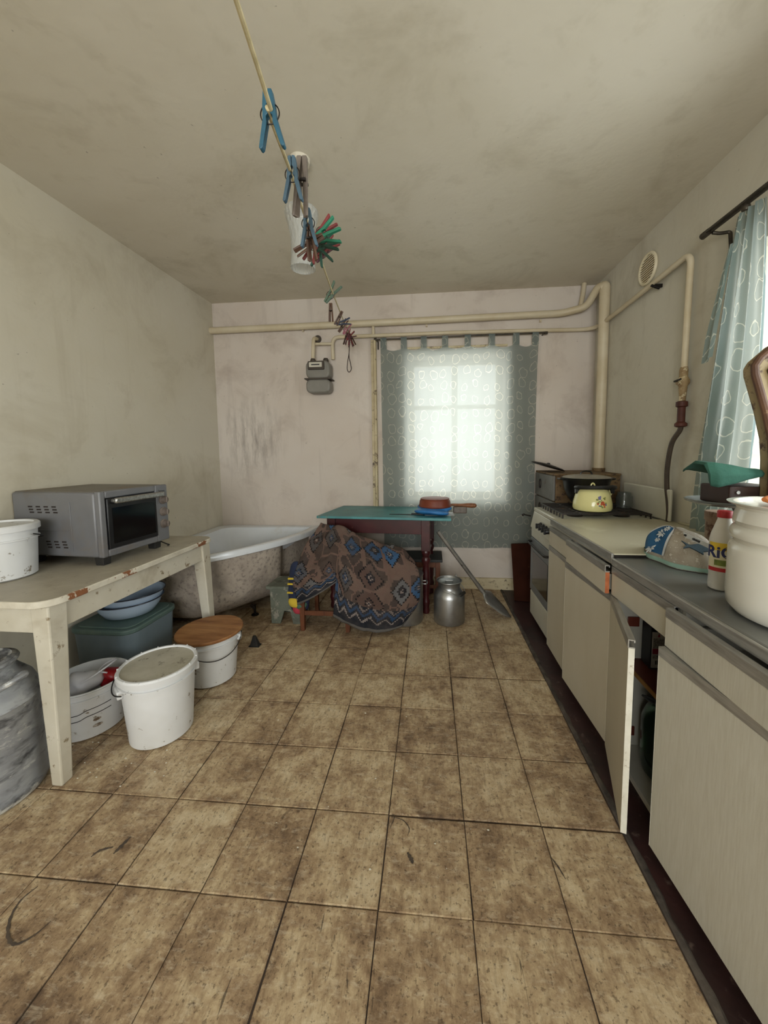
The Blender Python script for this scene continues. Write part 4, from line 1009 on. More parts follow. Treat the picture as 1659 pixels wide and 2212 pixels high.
for x in (-.43, .345):
    for y in (-.215, .205):
        l = MB().lathe(lprof, (x, y, 0), 20).build('leg', 'mahogany_paint', TT)
        MB().box(x-.034, x+.034, y-.034, y+.034, .512, ZT-.021).build('leg_block', 'mahogany_paint', l, smooth=False, bevel=.003)
# things on it
DS = thing('clay_dish', 'round brick red clay dish turned upside down on the turquoise table', 'dish', (.02, 2.985, ZT+.060))
MB().lathe([(.128, 0), (.134, .008), (.128, .022), (.124, .05), (.115, .066), (.09, .074), (.03, .076)], n=40).build('bowl', 'brick_red_dish', DS)
MB().tube([(.115*math.cos(2*PI*k/36), .115*math.sin(2*PI*k/36), .066) for k in range(36)], .004, 8, closed=True).build('foot_ring', 'brick_red_dish', DS)
lumpy('plastic_bag', 'blue_plastic', 'crumpled blue plastic bag squeezed under the clay dish', 'plastic bag', (.0, 2.955, ZT+.036), .155, .135, .042, 13, .42, None, 4)
BRU = thing('wooden_brush', 'wooden handled brush lying right of the clay dish', 'brush', (.25, 3.02, ZT+.012))
MB().lathe([(.012, 0), (.016, .02), (.018, .09), (.026, .13), (.03, .17), (.026, .20), (.012, .21)], n=16, sx=.7).xform(Matrix.Translation((-.10, 0, .058)) @ Matrix.Rotation(PI/2+.03, 4, 'Y')).build('handle', 'wood_handle', BRU)
MB().box(-.08, .03, -.03, .03, -.011, .045).build('bristles', 'pin_wood_grey', BRU, bevel=.008)
KN = thing('kitchen_knife', 'dark kitchen knife lying left of the clay dish on the turquoise table', 'knife', (-.20, 2.93, ZT+.0008), -.1)
MB().hexa([(-.15, -.012, 0), (.03, -.014, 0), (.03, .014, 0), (-.15, .004, 0)], [(-.15, -.012, .002), (.03, -.012, .003), (.03, .012, .003), (-.15, .004, .002)]).build('blade', 'dark_metal', KN, smooth=False)
MB().box(.03, .13, -.011, .011, 0, .014).build('handle', 'black_plastic', KN, bevel=.004)
CB = tag(MB().box(-.06, .175, 2.90, 3.06, ZT+.0004, ZT+.0014).build('newspaper', 'carton_label', smooth=False), 'sheet of paper under the blue bag on the turquoise table', 'paper')
CB.location = (0, 0, 0)

# ---------------------------------------------------------------- low dark stool under the table
ST = thing('dark_stool', 'low stool with a dark oilcloth top under the turquoise table', 'stool', (-.15, 3.225, 0))
MB().box(-.24, .235, -.145, .145, .345, .368).build('seat', 'dark_oilcloth', ST, smooth=False, bevel=.003)
MB().box(-.20, .20, -.115, -.10, .29, .345).box(-.20, .20, .10, .115, .29, .345).build('apron', 'orange_wood', ST, smooth=False, bevel=.002)
for sx in (-1, 1):
    for sy in (-1, 1):
        MB().box(sx*.195-.02, sx*.195+.02, sy*.10-.018, sy*.10+.018, 0, .345).build('leg', 'orange_wood', ST, smooth=False, bevel=.003)
MB().box(-.19, .19, -.105, -.09, .10, .13).build('stretcher', 'orange_wood', ST, smooth=False, bevel=.002)

# ---------------------------------------------------------------- milk cans
MC = thing('milk_can', 'small aluminium milk can with lid and wire bail by the turned table leg', 'milk can', (.126, 2.735, 0))
MB().lathe([(.100, 0), (.115, .004), (.118, .012), (.117, .20), (.112, .225), (.090, .255), (.082, .268), (.082, .295), (.090, .31), (.094, .318)], n=44, cap1=False).build('body', 'aluminium_can', MC)
MB().tube([(.094*math.cos(2*PI*k/36), .094*math.sin(2*PI*k/36), .318) for k in range(36)], .0035, 8, closed=True).build('rim', 'aluminium_can', MC)
MB().lathe([(.084, .29), (.086, .308), (.075, .306), (.06, .298), (.03, .298)], n=36).build('lid', 'aluminium_can', MC)
MB().tube([(.025, 0, .30), (.025, 0, .315), (-.025, 0, .315), (-.025, 0, .30)], .004, 8).build('lid_handle', 'aluminium_can', MC)
MB().tube(smooth_path([(-.083, -.01, .285), (-.06, -.085, .278), (.0, -.112, .262), (.06, -.098, .24), (.098, -.06, .232), (.115, -.01, .245), (.086, .02, .285)], 8), .003, 8).build('wire_bail', 'aluminium_can', MC)
MB().tube([(.078, -.085, .234), (.112, -.032, .236)], .012, 12).build('wooden_grip', 'black_rubber', MC)
MB().box(.052, .06, .075, .095, .29, .335).build('lid_clip', 'aluminium_can', MC, bevel=.002)
PT = thing('aluminium_pot', 'tall aluminium pot half hidden under the right end of the rug', 'pot', (-.205, 2.725, 0))
MB().lathe([(.115, 0), (.128, .006), (.131, .02), (.131, .36), (.135, .364), (.135, .372), (.12, .375), (.03, .385)], n=44).build('body', 'aluminium_can', PT)
MB().tube(smooth_path([(.129, -.03, .30), (.16, -.03, .30), (.16, .03, .30), (.129, .03, .30)], 5), .005, 8).build('handle', 'aluminium_can', PT)

# ---------------------------------------------------------------- shovel
SV = thing('shovel', 'steel shovel leaning against the turquoise table, blade down', 'shovel', at(1100, 1330, 2.79))
st0, st1 = at(946, 1148, 2.755), at(1043, 1278, 2.86)
MB().tube([st0, st1], .0155, 16, caps=False).tube([st1, st0], .0125, 16, caps=False).tube([st0+(st1-st0)*.06, st0+(st1-st0)*.061], .014, 16).build('shaft', 'steel_shovel', SV, world=True)
c0, c1 = st1, at(1104, 1334, 2.80)
ax = (c1-c0); side = Vector((.30, .95, .1)).normalized(); nrm = ax.cross(side).normalized()
rows = []
for i in range(11):
    t = i/10; w = .018+.085*min(1, t/.16) if t < .16 else (.103*(1-.55*((t-.16)/.84)) if t < .72 else .065*(1-(t-.72)/.28)**.8+.003)
    rows.append([c0+ax*t+side*w*s+nrm*(.010*(1-s*s)*(1-.5*t)) for s in (-1, -.6, -.2, .2, .6, 1)])
o = MB().grid(rows).build('blade', 'steel_shovel', SV, world=True); sd = o.modifiers.new('thickness', 'SOLIDIFY'); sd.thickness = .003
MB().tube([st1-(st1-st0).normalized()*.09, st1, c0+ax*.12], [.017, .018, .012], 14).build('socket', 'steel_shovel', SV, world=True)

# ---------------------------------------------------------------- rug over a chair, bench, cushion
CHR = thing('wooden_chair', 'brown wooden chair hidden under the patterned rug, legs showing', 'chair', (-.78, 2.655, 0))
MB().box(-.185, .19, -.17, .17, .40, .43).build('seat', 'orange_wood', CHR, bevel=.006)
for x, y in ((-.165, -.15), (.17, -.15)):
    MB().taper((x, y, 0), (.03, .03), (x, y, .40), (.042, .042)).build('leg', 'orange_wood', CHR, smooth=False, bevel=.003)
for x in (-.155, .155):
    MB().taper((x, .15, 0), (.03, .03), (x-.0, .13, .60), (.03, .025)).build('leg', 'orange_wood', CHR, smooth=False, bevel=.003)
MB().box(-.14, .14, .125, .14, .52, .59).build('back_rail', 'orange_wood', CHR, bevel=.004)
MB().box(-.15, .155, -.158, -.142, .115, .15).build('stretcher', 'orange_wood', CHR, bevel=.003)
for x in (-.16, .165): MB().box(x-.008, x+.008, -.14, .14, .18, .205).build('stretcher', 'orange_wood', CHR, bevel=.003)

BN = thing('small_bench', 'tiny grey-green weathered wooden bench by the bath', 'bench', (-1.10, 2.70, 0))
MB().box(-.155, .13, -.12, .12, .268, .292).build('seat', 'grey_green_wood', BN, bevel=.004)
for y in (-.098, .098):
    pol = [(-.125, 0), (-.055, 0), (-.022, .10), (.025, .10), (.045, 0), (.10, 0), (.095, .268), (-.13, .268)]
    MB().prism(pol, lambda a, b, d: (a, d, b), y-.012, y+.012).build('end_board', 'grey_green_wood', BN, smooth=False, bevel=.003)
MB().box(-.12, -.10, -.085, .085, .20, .267).build('side_rail', 'grey_green_wood', BN, smooth=False, bevel=.003)

cu = lumpy('cushion', 'cushion_navy', 'navy cushion with red and yellow patches sticking out left of the rug', 'cushion', (-.985, 2.555, .29), .085, .06, .21, 4, .12, None, 4)
lumpy('yellow_patch', 'cushion_yellow', None, None, (-.012, -.022, -.085), .062, .048, .05, 6, .1, None, 3, cu)
lumpy('red_patch', 'cushion_red', None, None, (.0, -.012, -.135), .052, .045, .055, 8, .1, None, 3, cu)
lumpy('green_patch', 'cushion_green', None, None, (.022, -.025, -.105), .045, .045, .04, 11, .1, None, 3, cu)
for k, (dx, dz) in enumerate(((-.040, .055), (-.036, .095), (-.046, -.01))):
    MB().box(-.025, .02, -.008, .008, -.006, .006).xform(Matrix.Translation((dx, -.05, dz))).build('yellow_stripe', 'cushion_yellow', cu, bevel=.002)

RG = thing('kilim_rug', 'dark patterned kilim rug thrown over a chair beside the bath', 'rug', (-.6, 2.6, 0))
cols = [
 [(693, 1128, 2.76), (674, 1160, 2.66), (652, 1195, 2.57), (637, 1236, 2.50), (633, 1272, 2.46), (641, 1308, 2.44)],
 [(701, 1131, 2.76), (692, 1165, 2.64), (682, 1200, 2.53), (672, 1240, 2.45), (667, 1272, 2.42), (668, 1296, 2.41)],
 [(712, 1133, 2.75), (708, 1163, 2.62), (704, 1198, 2.50), (700, 1232, 2.43), (698, 1258, 2.41), (698, 1278, 2.40)],
 [(730, 1138, 2.74), (728, 1166, 2.60), (725, 1196, 2.49), (722, 1224, 2.44), (723, 1246, 2.42), (727, 1258, 2.42)]]
cols2 = [
 [(730, 1138, 2.74), (728, 1166, 2.60), (725, 1196, 2.49), (722, 1224, 2.44), (726, 1278, 2.41), (719, 1333, 2.40)],
 [(750, 1145, 2.73), (750, 1172, 2.60), (750, 1204, 2.49), (748, 1243, 2.40), (746, 1294, 2.38), (742, 1345, 2.39)],
 [(778, 1154, 2.72), (780, 1182, 2.60), (782, 1218, 2.49), (782, 1262, 2.41), (778, 1312, 2.40), (772, 1357, 2.41)],
 [(812, 1166, 2.71), (822, 1194, 2.60), (828, 1232, 2.50), (828, 1280, 2.43), (822, 1326, 2.43), (815, 1369, 2.43)],
 [(842, 1176, 2.70), (860, 1200, 2.60), (872, 1236, 2.53), (873, 1278, 2.49), (866, 1324, 2.46), (850, 1362, 2.45)],
 [(868, 1186, 2.70), (892, 1204, 2.64), (905, 1232, 2.59), (910, 1268, 2.57), (903, 1306, 2.54), (876, 1346, 2.50)]]
def rug_patch(m, cs, u0, u1):
    nr = len(cs[0]); rows = []; uvs = []
    for i in range(nr):
        rows.append([at(*c[i]) for c in cs]); uvs.append([(u0+(u1-u0)*j/(len(cs)-1), .80*(1-i/(nr-1))) for j in range(len(cs))])
    m.grid(rows, uvs); return m
rm = rug_patch(MB(), cols, 0, .40); rug_patch(rm, cols2, .40, 1.16)
ro = rm.build('rug_cloth', 'kilim_rug', RG, world=True, angle=180)
bm = bmesh.new(); bm.from_mesh(ro.data); bmesh.ops.remove_doubles(bm, verts=bm.verts, dist=.0005); bm.to_mesh(ro.data); bm.free()
ro.data.polygons.foreach_set('use_smooth', [True]*len(ro.data.polygons))
ss = ro.modifiers.new('subdivision', 'SUBSURF'); ss.levels = 4; ss.render_levels = 4; ss.boundary_smooth = 'PRESERVE_CORNERS'
tx = bpy.data.textures.new('rug_folds', 'CLOUDS'); tx.noise_scale = .14
dm = ro.modifiers.new('folds', 'DISPLACE'); dm.texture = tx; dm.strength = .06; dm.texture_coords = 'LOCAL'
so = ro.modifiers.new('thickness', 'SOLIDIFY'); so.thickness = .007; so.offset = 0

# ---------------------------------------------------------------- scuffs and crumbs on the floor
def scuff(pts, w, label):
    """dark ribbon of dirt lying on the tiles, pts given as floor points"""
    ps = smooth_path([(p[0], p[1], .0009) for p in pts], 8); rows = []; n = len(ps)
    for i, p in enumerate(ps):
        t = (ps[min(i+1, n-1)]-ps[max(i-1, 0)]).normalized(); s = Vector((-t.y, t.x, 0)); ww = w*(.25+.75*math.sin(PI*min(.97, max(.03, i/(n-1)))))*(1+.3*math.sin(i*1.7))
        rows.append([p-s*ww, p+Vector((0, 0, .0004)), p+s*ww])
    o = MB().grid(rows).build('scuff_mark', 'scuff_black', floor); o['label'] = label; return o
def fl(u, v):
    d = ray(u, v); t = -CAM_H/d.z; return (d.x*t, d.y*t)
scuff([fl(*q) for q in ((82, 1915), (45, 1945), (22, 1985), (18, 2025), (35, 2040), (75, 2020), (110, 1990))], .0036, 'black curved scuff on the tile')
scuff([fl(*q) for q in ((282, 1808), (262, 1828), (245, 1845))], .006, 'dark smear on the tile')
scuff([fl(*q) for q in ((245, 1830), (215, 1838), (196, 1852))], .004, 'dark smear on the tile')
scuff([fl(*q) for q in ((880, 1842), (888, 1856), (892, 1866))], .006, 'brown stain on the tile')
scuff([fl(*q) for q in ((1188, 1850), (1205, 1872), (1222, 1900))], .0025, 'dark scratch on the tile')
scuff([fl(*q) for q in ((845, 1765), (870, 1772), (884, 1790), (880, 1806))], .0016, 'thin crack in the tile')
scuff([fl(*q) for q in ((842, 1790), (852, 1766), (846, 1758))], .0016, 'thin crack in the tile')
cr = MB(); rc = random.Random(21)
for k in range(46):
    u, v = (rc.uniform(150, 420), rc.uniform(1600, 1700)) if k < 26 else (rc.uniform(560, 1150), rc.uniform(1380, 1900))
    x, y = fl(u, v); s = rc.uniform(.0012, .0032); a = rc.uniform(0, PI)
    c_, s_ = math.cos(a), math.sin(a)
    q = [(x+(dx*c_-dy*s_)*s, y+(dx*s_+dy*c_)*s*.6) for dx, dy in ((-1, -1), (1, -1), (1, 1), (-1, 1))]
    cr.hexa([(p[0], p[1], .0001) for p in q], [(p[0], p[1], s*.7) for p in q])
tag(cr.build('floor_crumbs', 'cabinet_edge_white', smooth=False), 'tiny pale crumbs scattered over the floor tiles', 'crumbs', None, 'stuff')

# ---------------------------------------------------------------- kitchen units
XF = .748                                    # front of the carcasses
XB = 1.405
def channel(m, y0, y1, z0, M=None):
    """aluminium C-profile grip lying on a front edge, from y0 to y1"""
    p = [(-.002, 0), (-.002, .004), (-.018, .004), (-.018, 0), (-.022, -.002), (-.022, .030), (-.004, .030), (-.004, .024), (-.008, .024), (-.008, .027), (-.019, .027), (-.019, .007), (.0, .007), (.0, 0)]
    p = [(0, 0), (-.020, 0), (-.020, .028), (-.0, .028), (-.0, .019), (-.004, .019), (-.004, .0245), (-.0165, .0245), (-.0165, .0035), (0, .0035)]
    m.prism(p, lambda a, b, d: (a, d, z0+b), y0, y1)
    if M is not None: m.xform(M)
    return m
def unit(label, y0, y1, door_open=0, drawer_out=0, shelf=None, front='cabinet_laminate', kick_x=.775, hinge='near', dz0=.055, bodymat='cabinet_laminate'):
    """base unit between y0 (near) and y1 (far): carcass, drawer front, door with grip channels"""
    U = thing('base_cabinet', label, 'cabinet', ((XF+XB)/2, (y0+y1)/2, 0), 0, 'base cabinets along the right wall')
    b = lambda m, n, mt, par=U, **k: m.build(n, mt, par, smooth=False, world=True, **k)
    b(MB().box(XF, XB, y0+.001, y0+.017, .05, .822), 'side_panel', 'cabinet_inside')
    b(MB().box(XF, XB, y1-.017, y1-.001, .05, .822), 'side_panel', 'cabinet_inside')
    b(MB().box(XF, XB-.006, y0+.017, y1-.017, .05, .066), 'bottom_panel', 'cabinet_inside')
    b(MB().box(XB-.006, XB, y0+.017, y1-.017, .066, .822), 'back_panel', 'cabinet_inside')
    b(MB().box(kick_x, kick_x+.014, y0+.002, y1-.002, -.0028, .05), 'kick_plate', bodymat)
    if shelf:
        s = b(MB().box(XF+.03, XB-.007, y0+.018, y1-.018, shelf-.016, shelf), 'shelf', 'shelf_brown')
        b(MB().box(XF+.026, XF+.030, y0+.018, y1-.018, shelf-.016, shelf), 'shelf_edge', 'shelf_edge', s)
    # drawer
    xo = XF-drawer_out
    d = b(MB().box(xo-.018, xo-.001, y0+.003, y1-.003, .707, .797), 'drawer_front', front, bevel=.0015)
    b(MB().box(xo-.0175, xo-.0015, y0+.0015, y0+.003, .708, .796), 'raw_edge', 'chipboard_orange' if drawer_out > .02 else front, d)
    cm = MB(); channel(cm, y0+.004, y1-.004, .797); cm.v = [(x+xo, y, z) for x, y, z in cm.v]
    b(cm, 'grip_channel', 'aluminium_profile', d)
    b(MB().box(xo-.0005, XF+.42, y0+.03, y0+.042, .715, .78).box(xo-.0005, XF+.42, y1-.042, y1-.03, .715, .78).box(xo-.0005, XF+.42, y0+.042, y1-.042, .715, .722), 'drawer_box', 'cabinet_inside', d)
    # door, built closed then swung about its hinge edge
    w = y1-y0-.006
    hy = y0+.003 if hinge == 'near' else y1-.003
    sgn = 1 if hinge == 'near' else -1
    dr = bpy.data.objects.new('door', None); COL.objects.link(dr); dr.parent = U
    me = MB().box(-.018, -.001, 0 if sgn > 0 else -w, w if sgn > 0 else 0, dz0, .677)
    dr2 = me.build('door', front, U, smooth=False, bevel=.0015)
    bpy.data.objects.remove(dr)
    dr2.location = Vector((XF, hy, 0))-Vector(U.location)
    dr2.rotation_euler = (0, 0, door_open*sgn)
    cm = MB(); channel(cm, min(0, sgn*w), max(0, sgn*w), .677)
    cm.build('grip_channel', 'aluminium_profile', dr2, smooth=False)
    ye = sgn*w
    MB().box(-.0182, -.0008, min(ye, ye+sgn*.0012), max(ye, ye+sgn*.0012), dz0, .677).build('edge_band', 'cabinet_edge_white', dr2, smooth=False)
    return U
unit('narrow cream base cabinet next to the stove', 1.985, 2.335, 0, 0)
unit('cream base cabinet with its drawer slightly pulled out and door ajar', 1.535, 1.983, .055, .022, hinge='near')
UC = unit('cream base cabinet with its door standing open onto a brown shelf', 1.137, 1.533, .305, 0, shelf=.445, hinge='far', dz0=.045)
unit('wide linen patterned base cabinet nearest the camera with its door ajar', .60, 1.135, .088, 0.03, front='cabinet_linen', hinge='near', dz0=.045)
# hinges seen on the inner side of the open unit
for z in (.60, .13):
    MB().box(.79, .835, 1.508, 1.5155, z-.018, z+.022).build('hinge_block', 'shelf_brown', UC, smooth=False, world=True, bevel=.003)
# worktops
W1 = thing('cream_worktop', 'cream laminate worktop between the stove and the grey one', 'worktop', (1.07, 1.94, .83))
MB().box(.742, 1.418, 1.545, 2.332, .838, .873).build('slab', 'worktop_cream', W1, smooth=False, bevel=.004, world=True)
MB().box(.733, .742, 1.545, 2.332, .836, .873).build('metal_edge', 'aluminium_profile', W1, smooth=False, bevel=.002, world=True)
MB().box(1.396, 1.418, 1.545, 2.20, .873, .885).build('wall_strip', 'worktop_cream', W1, smooth=False, bevel=.004, world=True)
MB().box(.745, .765, 1.546, 2.33, .8225, .838).build('support_rail', 'cabinet_laminate', W1, smooth=False, world=True)
W2 = thing('grey_worktop', 'grey metal covered worktop nearest the camera', 'worktop', (1.07, 1.0, .83))
MB().box(.742, 1.418, .50, 1.540, .828, .858).build('slab', 'worktop_steel', W2, smooth=False, bevel=.006, world=True)
MB().box(.731, .742, .50, 1.540, .826, .857).build('metal_edge', 'aluminium_profile', W2, smooth=False, bevel=.003, world=True)
MB().box(.742, 1.418, 1.5405, 1.5445, .826, .868).build('joint_strip', 'dark_metal', W2, smooth=False, world=True)

# things inside the open unit
KT = thing('black_carton', 'black carton with a printed white label on the brown shelf', 'carton', (.872, 1.472, .4452), .0)
MB().box(-.03, .055, -.03, .03, 0, .168).build('box', 'carton_black', KT, smooth=False, bevel=.002)
lb = MB().box(-.026, .022, -.0318, -.0302, .006, .150).build('label', 'carton_label', KT, smooth=False)
MB().box(-.022, .018, -.0326, -.0316, .086, .125).build('print_block', 'print_grey', lb, smooth=False)
MB().box(-.023, .018, -.0326, -.0316, .062, .084).build('print_block', 'print_crimson', lb, smooth=False)
MB().box(-.022, .018, -.0326, -.0316, .044, .058).build('print_block', 'print_grey', lb, smooth=False)
for k in range(9):
    MB().box(-.012+k*.0034, -.012+k*.0034+(.0012 if k % 3 else .0022), -.0326, -.0316, .020, .036).build('barcode_bar', 'print_black', lb, smooth=False)
MB().lathe([(.004, 0), (.0045, .003), (.002, .009), (.0005, .014)], (-.002, -.0322, .131), 8, sy=.1).build('emblem', 'print_crimson', lb)
JR = thing('green_glass_bottle', 'big green glass bottle on the bottom of the open cabinet', 'bottle', (.908, 1.372, .0668))
MB().lathe([(.085, 0), (.105, .01), (.112, .04), (.112, .20), (.10, .235), (.07, .265), (.035, .285), (.028, .30), (.028, .335), (.033, .34), (.033, .352), (.024, .352), (.022, .30), (.06, .255), (.102, .20), (.104, .03), (.08, .008)], n=40).build('glass', 'green_glass', JR)
MB().lathe([(.034, .345), (.036, .35), (.036, .37), (.03, .376)], n=16).build('stopper', 'black_rubber', JR)
for k in range(3):
    MB().tube(smooth_path([(-.03, -.01, .30), (-.048, -.012+.02*k, .315), (-.058, -.015+.02*k, .335)], 4), .004, 6).build('neck_wire', 'black_rubber', JR)
LD = thing('black_ladle', 'black handled ladle lying under the brown shelf', 'ladle', (.83, 1.33, .40))
la, lb_ = at(1388, 1502, 1.455), at(1470, 1545, 1.28)
MB().tube([la, la+(lb_-la)*.18, la+(lb_-la)*.4, la+(lb_-la)*.8, lb_], [.004, .009, .011, .008, .006], 10).build('handle', 'black_plastic', LD, world=True)
MB().lathe([(.004, .0), (.02, .003), (.034, .016), (.038, .03), (.034, .03), (.02, .007)], lb_, 20).build('bowl', 'dark_metal', LD, world=True)

# ---------------------------------------------------------------- gas stove
SY0, SY1, SXF = 2.338, 2.845, .775
SG = thing('gas_stove', 'old cream enamel gas stove with black grates between worktop and boiler', 'stove', (1.08, 2.59, 0))
b = lambda m, n, mt, par=SG, **k: m.build(n, mt, par, world=True, **k)
b(MB().box(SXF+.012, 1.385, SY0, SY1, .03, .80), 'body', 'stove_front_grey', bevel=.004)
b(MB().box(SXF-.004, 1.395, SY0-.001, SY1+.001, .835, .866), 'hob_plate', 'stove_enamel', bevel=.008)
b(MB().hexa([(SXF-.028, SY0, .715), (SXF+.013, SY0, .715), (SXF+.013, SY1, .715), (SXF-.028, SY1, .715)], [(SXF-.002, SY0, .836), (SXF+.013, SY0, .836), (SXF+.013, SY1, .836), (SXF-.002, SY1, .836)]), 'control_panel', 'stove_enamel', smooth=False, bevel=.004)
for k in range(4):
    y = SY0+.07+k*.062
    kb = b(MB().tube([(SXF-.016, y, .775), (SXF-.026, y, .773), (SXF-.028, y, .773), (SXF-.048, y, .769)], [.022, .022, .018, .015], 16), 'knob', 'black_plastic')
    b(MB().box(SXF-.058, SXF-.045, y-.005, y+.005, .752, .788), 'knob_grip', 'black_plastic', kb, smooth=False, bevel=.002)
b(MB().box(SXF-.02, SXF+.013, SY0+.004, SY1-.004, .645, .712), 'upper_rail', 'stove_enamel', smooth=False, bevel=.004)
dd = b(MB().box(SXF-.024, SXF+.011, SY0+.008, SY1-.008, .235, .640), 'oven_door', 'stove_front_grey', smooth=False, bevel=.005)
b(MB().box(SXF-.0265, SXF-.0235, SY0+.075, SY1-.075, .30, .545), 'door_glass', 'black_glass', dd, smooth=False)
b(MB().tube(bend_path([(SXF-.02, SY0+.04, .612), (SXF-.058, SY0+.04, .612), (SXF-.058, SY1-.04, .612), (SXF-.02, SY1-.04, .612)], .02), .008, 10), 'handle', 'dark_metal', dd)
b(MB().box(SXF-.02, SXF+.011, SY0+.008, SY1-.008, .045, .225), 'lower_drawer', 'stove_enamel', smooth=False, bevel=.004)
b(MB().box(1.372, 1.390, SY0-.10, SY1-.085, .874, 1.062), 'splash_panel', 'stove_enamel', smooth=False, bevel=.008)
b(MB().tube([(SXF-.03, SY1-.02, .80), (SXF-.075, SY1+.01, .805)], .005, 8).tube([(SXF-.075, SY1+.01, .80), (SXF-.085, SY1+.012, .81)], .012, 10), 'poker_hook', 'dark_metal')
for x in (.93, 1.22):
    for y in (SY0+.13, SY1-.13):
        bu = b(MB().lathe([(.045, .866), (.05, .872), (.04, .876), (.036, .886), (.036, .890), (.0, .891)], (x, y, 0), 24, cap1=False), 'burner', 'cast_iron')
for y0 in (SY0+.018, SY0+.255):
    for k in range(5):
        y = y0+k*.054
        b(MB().tube(bend_path([(.815, y, .868), (.815, y, .897), (1.34, y, .897), (1.34, y, .868)], .012), .0052, 8), 'grate_bar', 'cast_iron')
    for x in (.815, .93, 1.08, 1.22, 1.34):
        b(MB().tube([(x, y0-.004, .897), (x, y0+.22, .897)], .0052, 8), 'grate_bar', 'cast_iron')

# kettle
KX, KY, KZ = 1.045, 2.485, .9025
KE = thing('enamel_kettle', 'pale yellow enamel kettle with a flower print and black handle on the stove', 'kettle', (KX, KY, KZ))
kp = [(.098, 0), (.112, .006), (.118, .02), (.116, .05), (.107, .09), (.098, .120), (.092, .130), (.085, .136)]
MB().lathe(kp, n=44).build('body', 'kettle_yellow', KE)
MB().lathe([(.086, .127), (.088, .131), (.078, .138), (.05, .147), (.02, .151)], n=36).build('lid', 'kettle_yellow', KE)
MB().tube([(.012*math.cos(PI*k/10)*1.1, 0, .149+.028*math.sin(PI*k/10)) for k in range(11)], .005, 8).build('lid_loop', 'kettle_yellow', KE)
MB().tube([(.098, .01, .095), (.114, .012, .112), (.124, .014, .135)], [.020, .015, .010], 14).build('spout', 'kettle_yellow', KE)
hp2 = []
for k in range(21):
    a = PI*k/20; hp2.append((.118*math.cos(a)+.012, -.105*math.sin(a)*.95, .150+.008*math.sin(a)))
hb = MB().tube(hp2, .0135, 10).build('handle', 'black_plastic', KE)
for s in (-1, 1):
    MB().box(.012+s*.110-.012, .012+s*.110+.012, -.012, .014, .110, .164).build('handle_bracket', 'black_enamel', hb, bevel=.004)
def on_kettle(a, z):
    for (r0, z0), (r1, z1) in zip(kp, kp[1:]):
        if z0 <= z <= z1: r = r0+(r1-r0)*(z-z0)/(z1-z0); break
    return Vector((r*math.cos(a), r*math.sin(a), z)), r
rk = random.Random(5)
def petal(a, z, s, mat, n=6, el=1.0):
    c, r = on_kettle(a, z); m_ = MB(); nrm_ = Vector((math.cos(a), math.sin(a), .12)).normalized()
    t1 = Vector((-math.sin(a), math.cos(a), 0)); t2 = nrm_.cross(t1)
    ps = []
    for k in range(10):
        q = 2*PI*k/10; ps.append(c+nrm_*.0016+t1*s*math.cos(q)*el+t2*s*math.sin(q))
    m_._add(ps+[p-nrm_*.003 for p in ps], [tuple(range(10))]+[(i, (i+1) % 10, 10+(i+1) % 10, 10+i) for i in range(10)])
    return m_.build('flower_print', mat, KE, smooth=False)
FA = -PI/2-.02
for da, z, s, mt, el in ((.16, .062, .011, 'flower_red', 1), (.22, .052, .008, 'flower_red', 1), (.09, .054, .007, 'flower_red', 1), (-.03, .094, .008, 'flower_violet', .7), (.05, .098, .008, 'flower_violet', .7), (.01, .088, .008, 'flower_violet', 1), (-.12, .082, .006, 'flower_green', 1.4), (.0, .07, .004, 'flower_green', 2.2), (-.08, .062, .005, 'flower_green', 1.3), (.10, .078, .004, 'flower_green', .7),
                         (.30, .085, .005, 'flower_green', 1), (.34, .094, .004, 'flower_green', 1), (.26, .09, .004, 'flower_green', 1.2), (-.10, .056, .006, 'flower_red', 1), (-.02, .044, .005, 'flower_violet', 1), (.13, .036, .006, 'flower_green', 1), (.25, .038, .006, 'flower_red', .9), (.33, .05, .006, 'flower_violet', .9), (.34, .06, .005, 'flower_green', 1), (.06, .042, .005, 'flower_green', 1.2)):
    petal(FA+da, z, s, mt, 6, el)
# deep black pot with lid on the rear burner
PO = thing('black_cauldron', 'black round bottomed pot with a lid behind the yellow kettle', 'pot', (1.09, 2.705, .9025))
MB().lathe([(.05, 0), (.085, .015), (.12, .06), (.145, .12), (.152, .17), (.165, .196), (.168, .2), (.16, .2), (.145, .17)], n=40).build('body', 'black_enamel', PO)
MB().lathe([(.158, .198), (.15, .206), (.10, .216), (.04, .22)], n=40).build('lid', 'pan_grey', PO)
MB().tube(smooth_path([(-.04, 0, .219), (-.03, 0, .238), (0, 0, .244), (.03, 0, .238), (.04, 0, .219)], 5), .005, 8).build('lid_handle', 'black_enamel', PO)
for s in (-1, 1):
    MB().tube(smooth_path([(s*.155, -.03, .185), (s*.185, -.03, .19), (s*.185, .03, .19), (s*.155, .03, .185)], 5), .006, 8).build('side_handle', 'black_enamel', PO)
JG = thing('glass_jar', 'cloudy glass jar on the stove right of the kettle', 'jar', (1.30, 2.60, .9025))
MB().lathe([(.045, 0), (.05, .006), (.05, .075), (.042, .088), (.042, .105), (.039, .105), (.039, .088), (.046, .072), (.046, .008)], n=28).build('glass', 'jar_glass', JG)

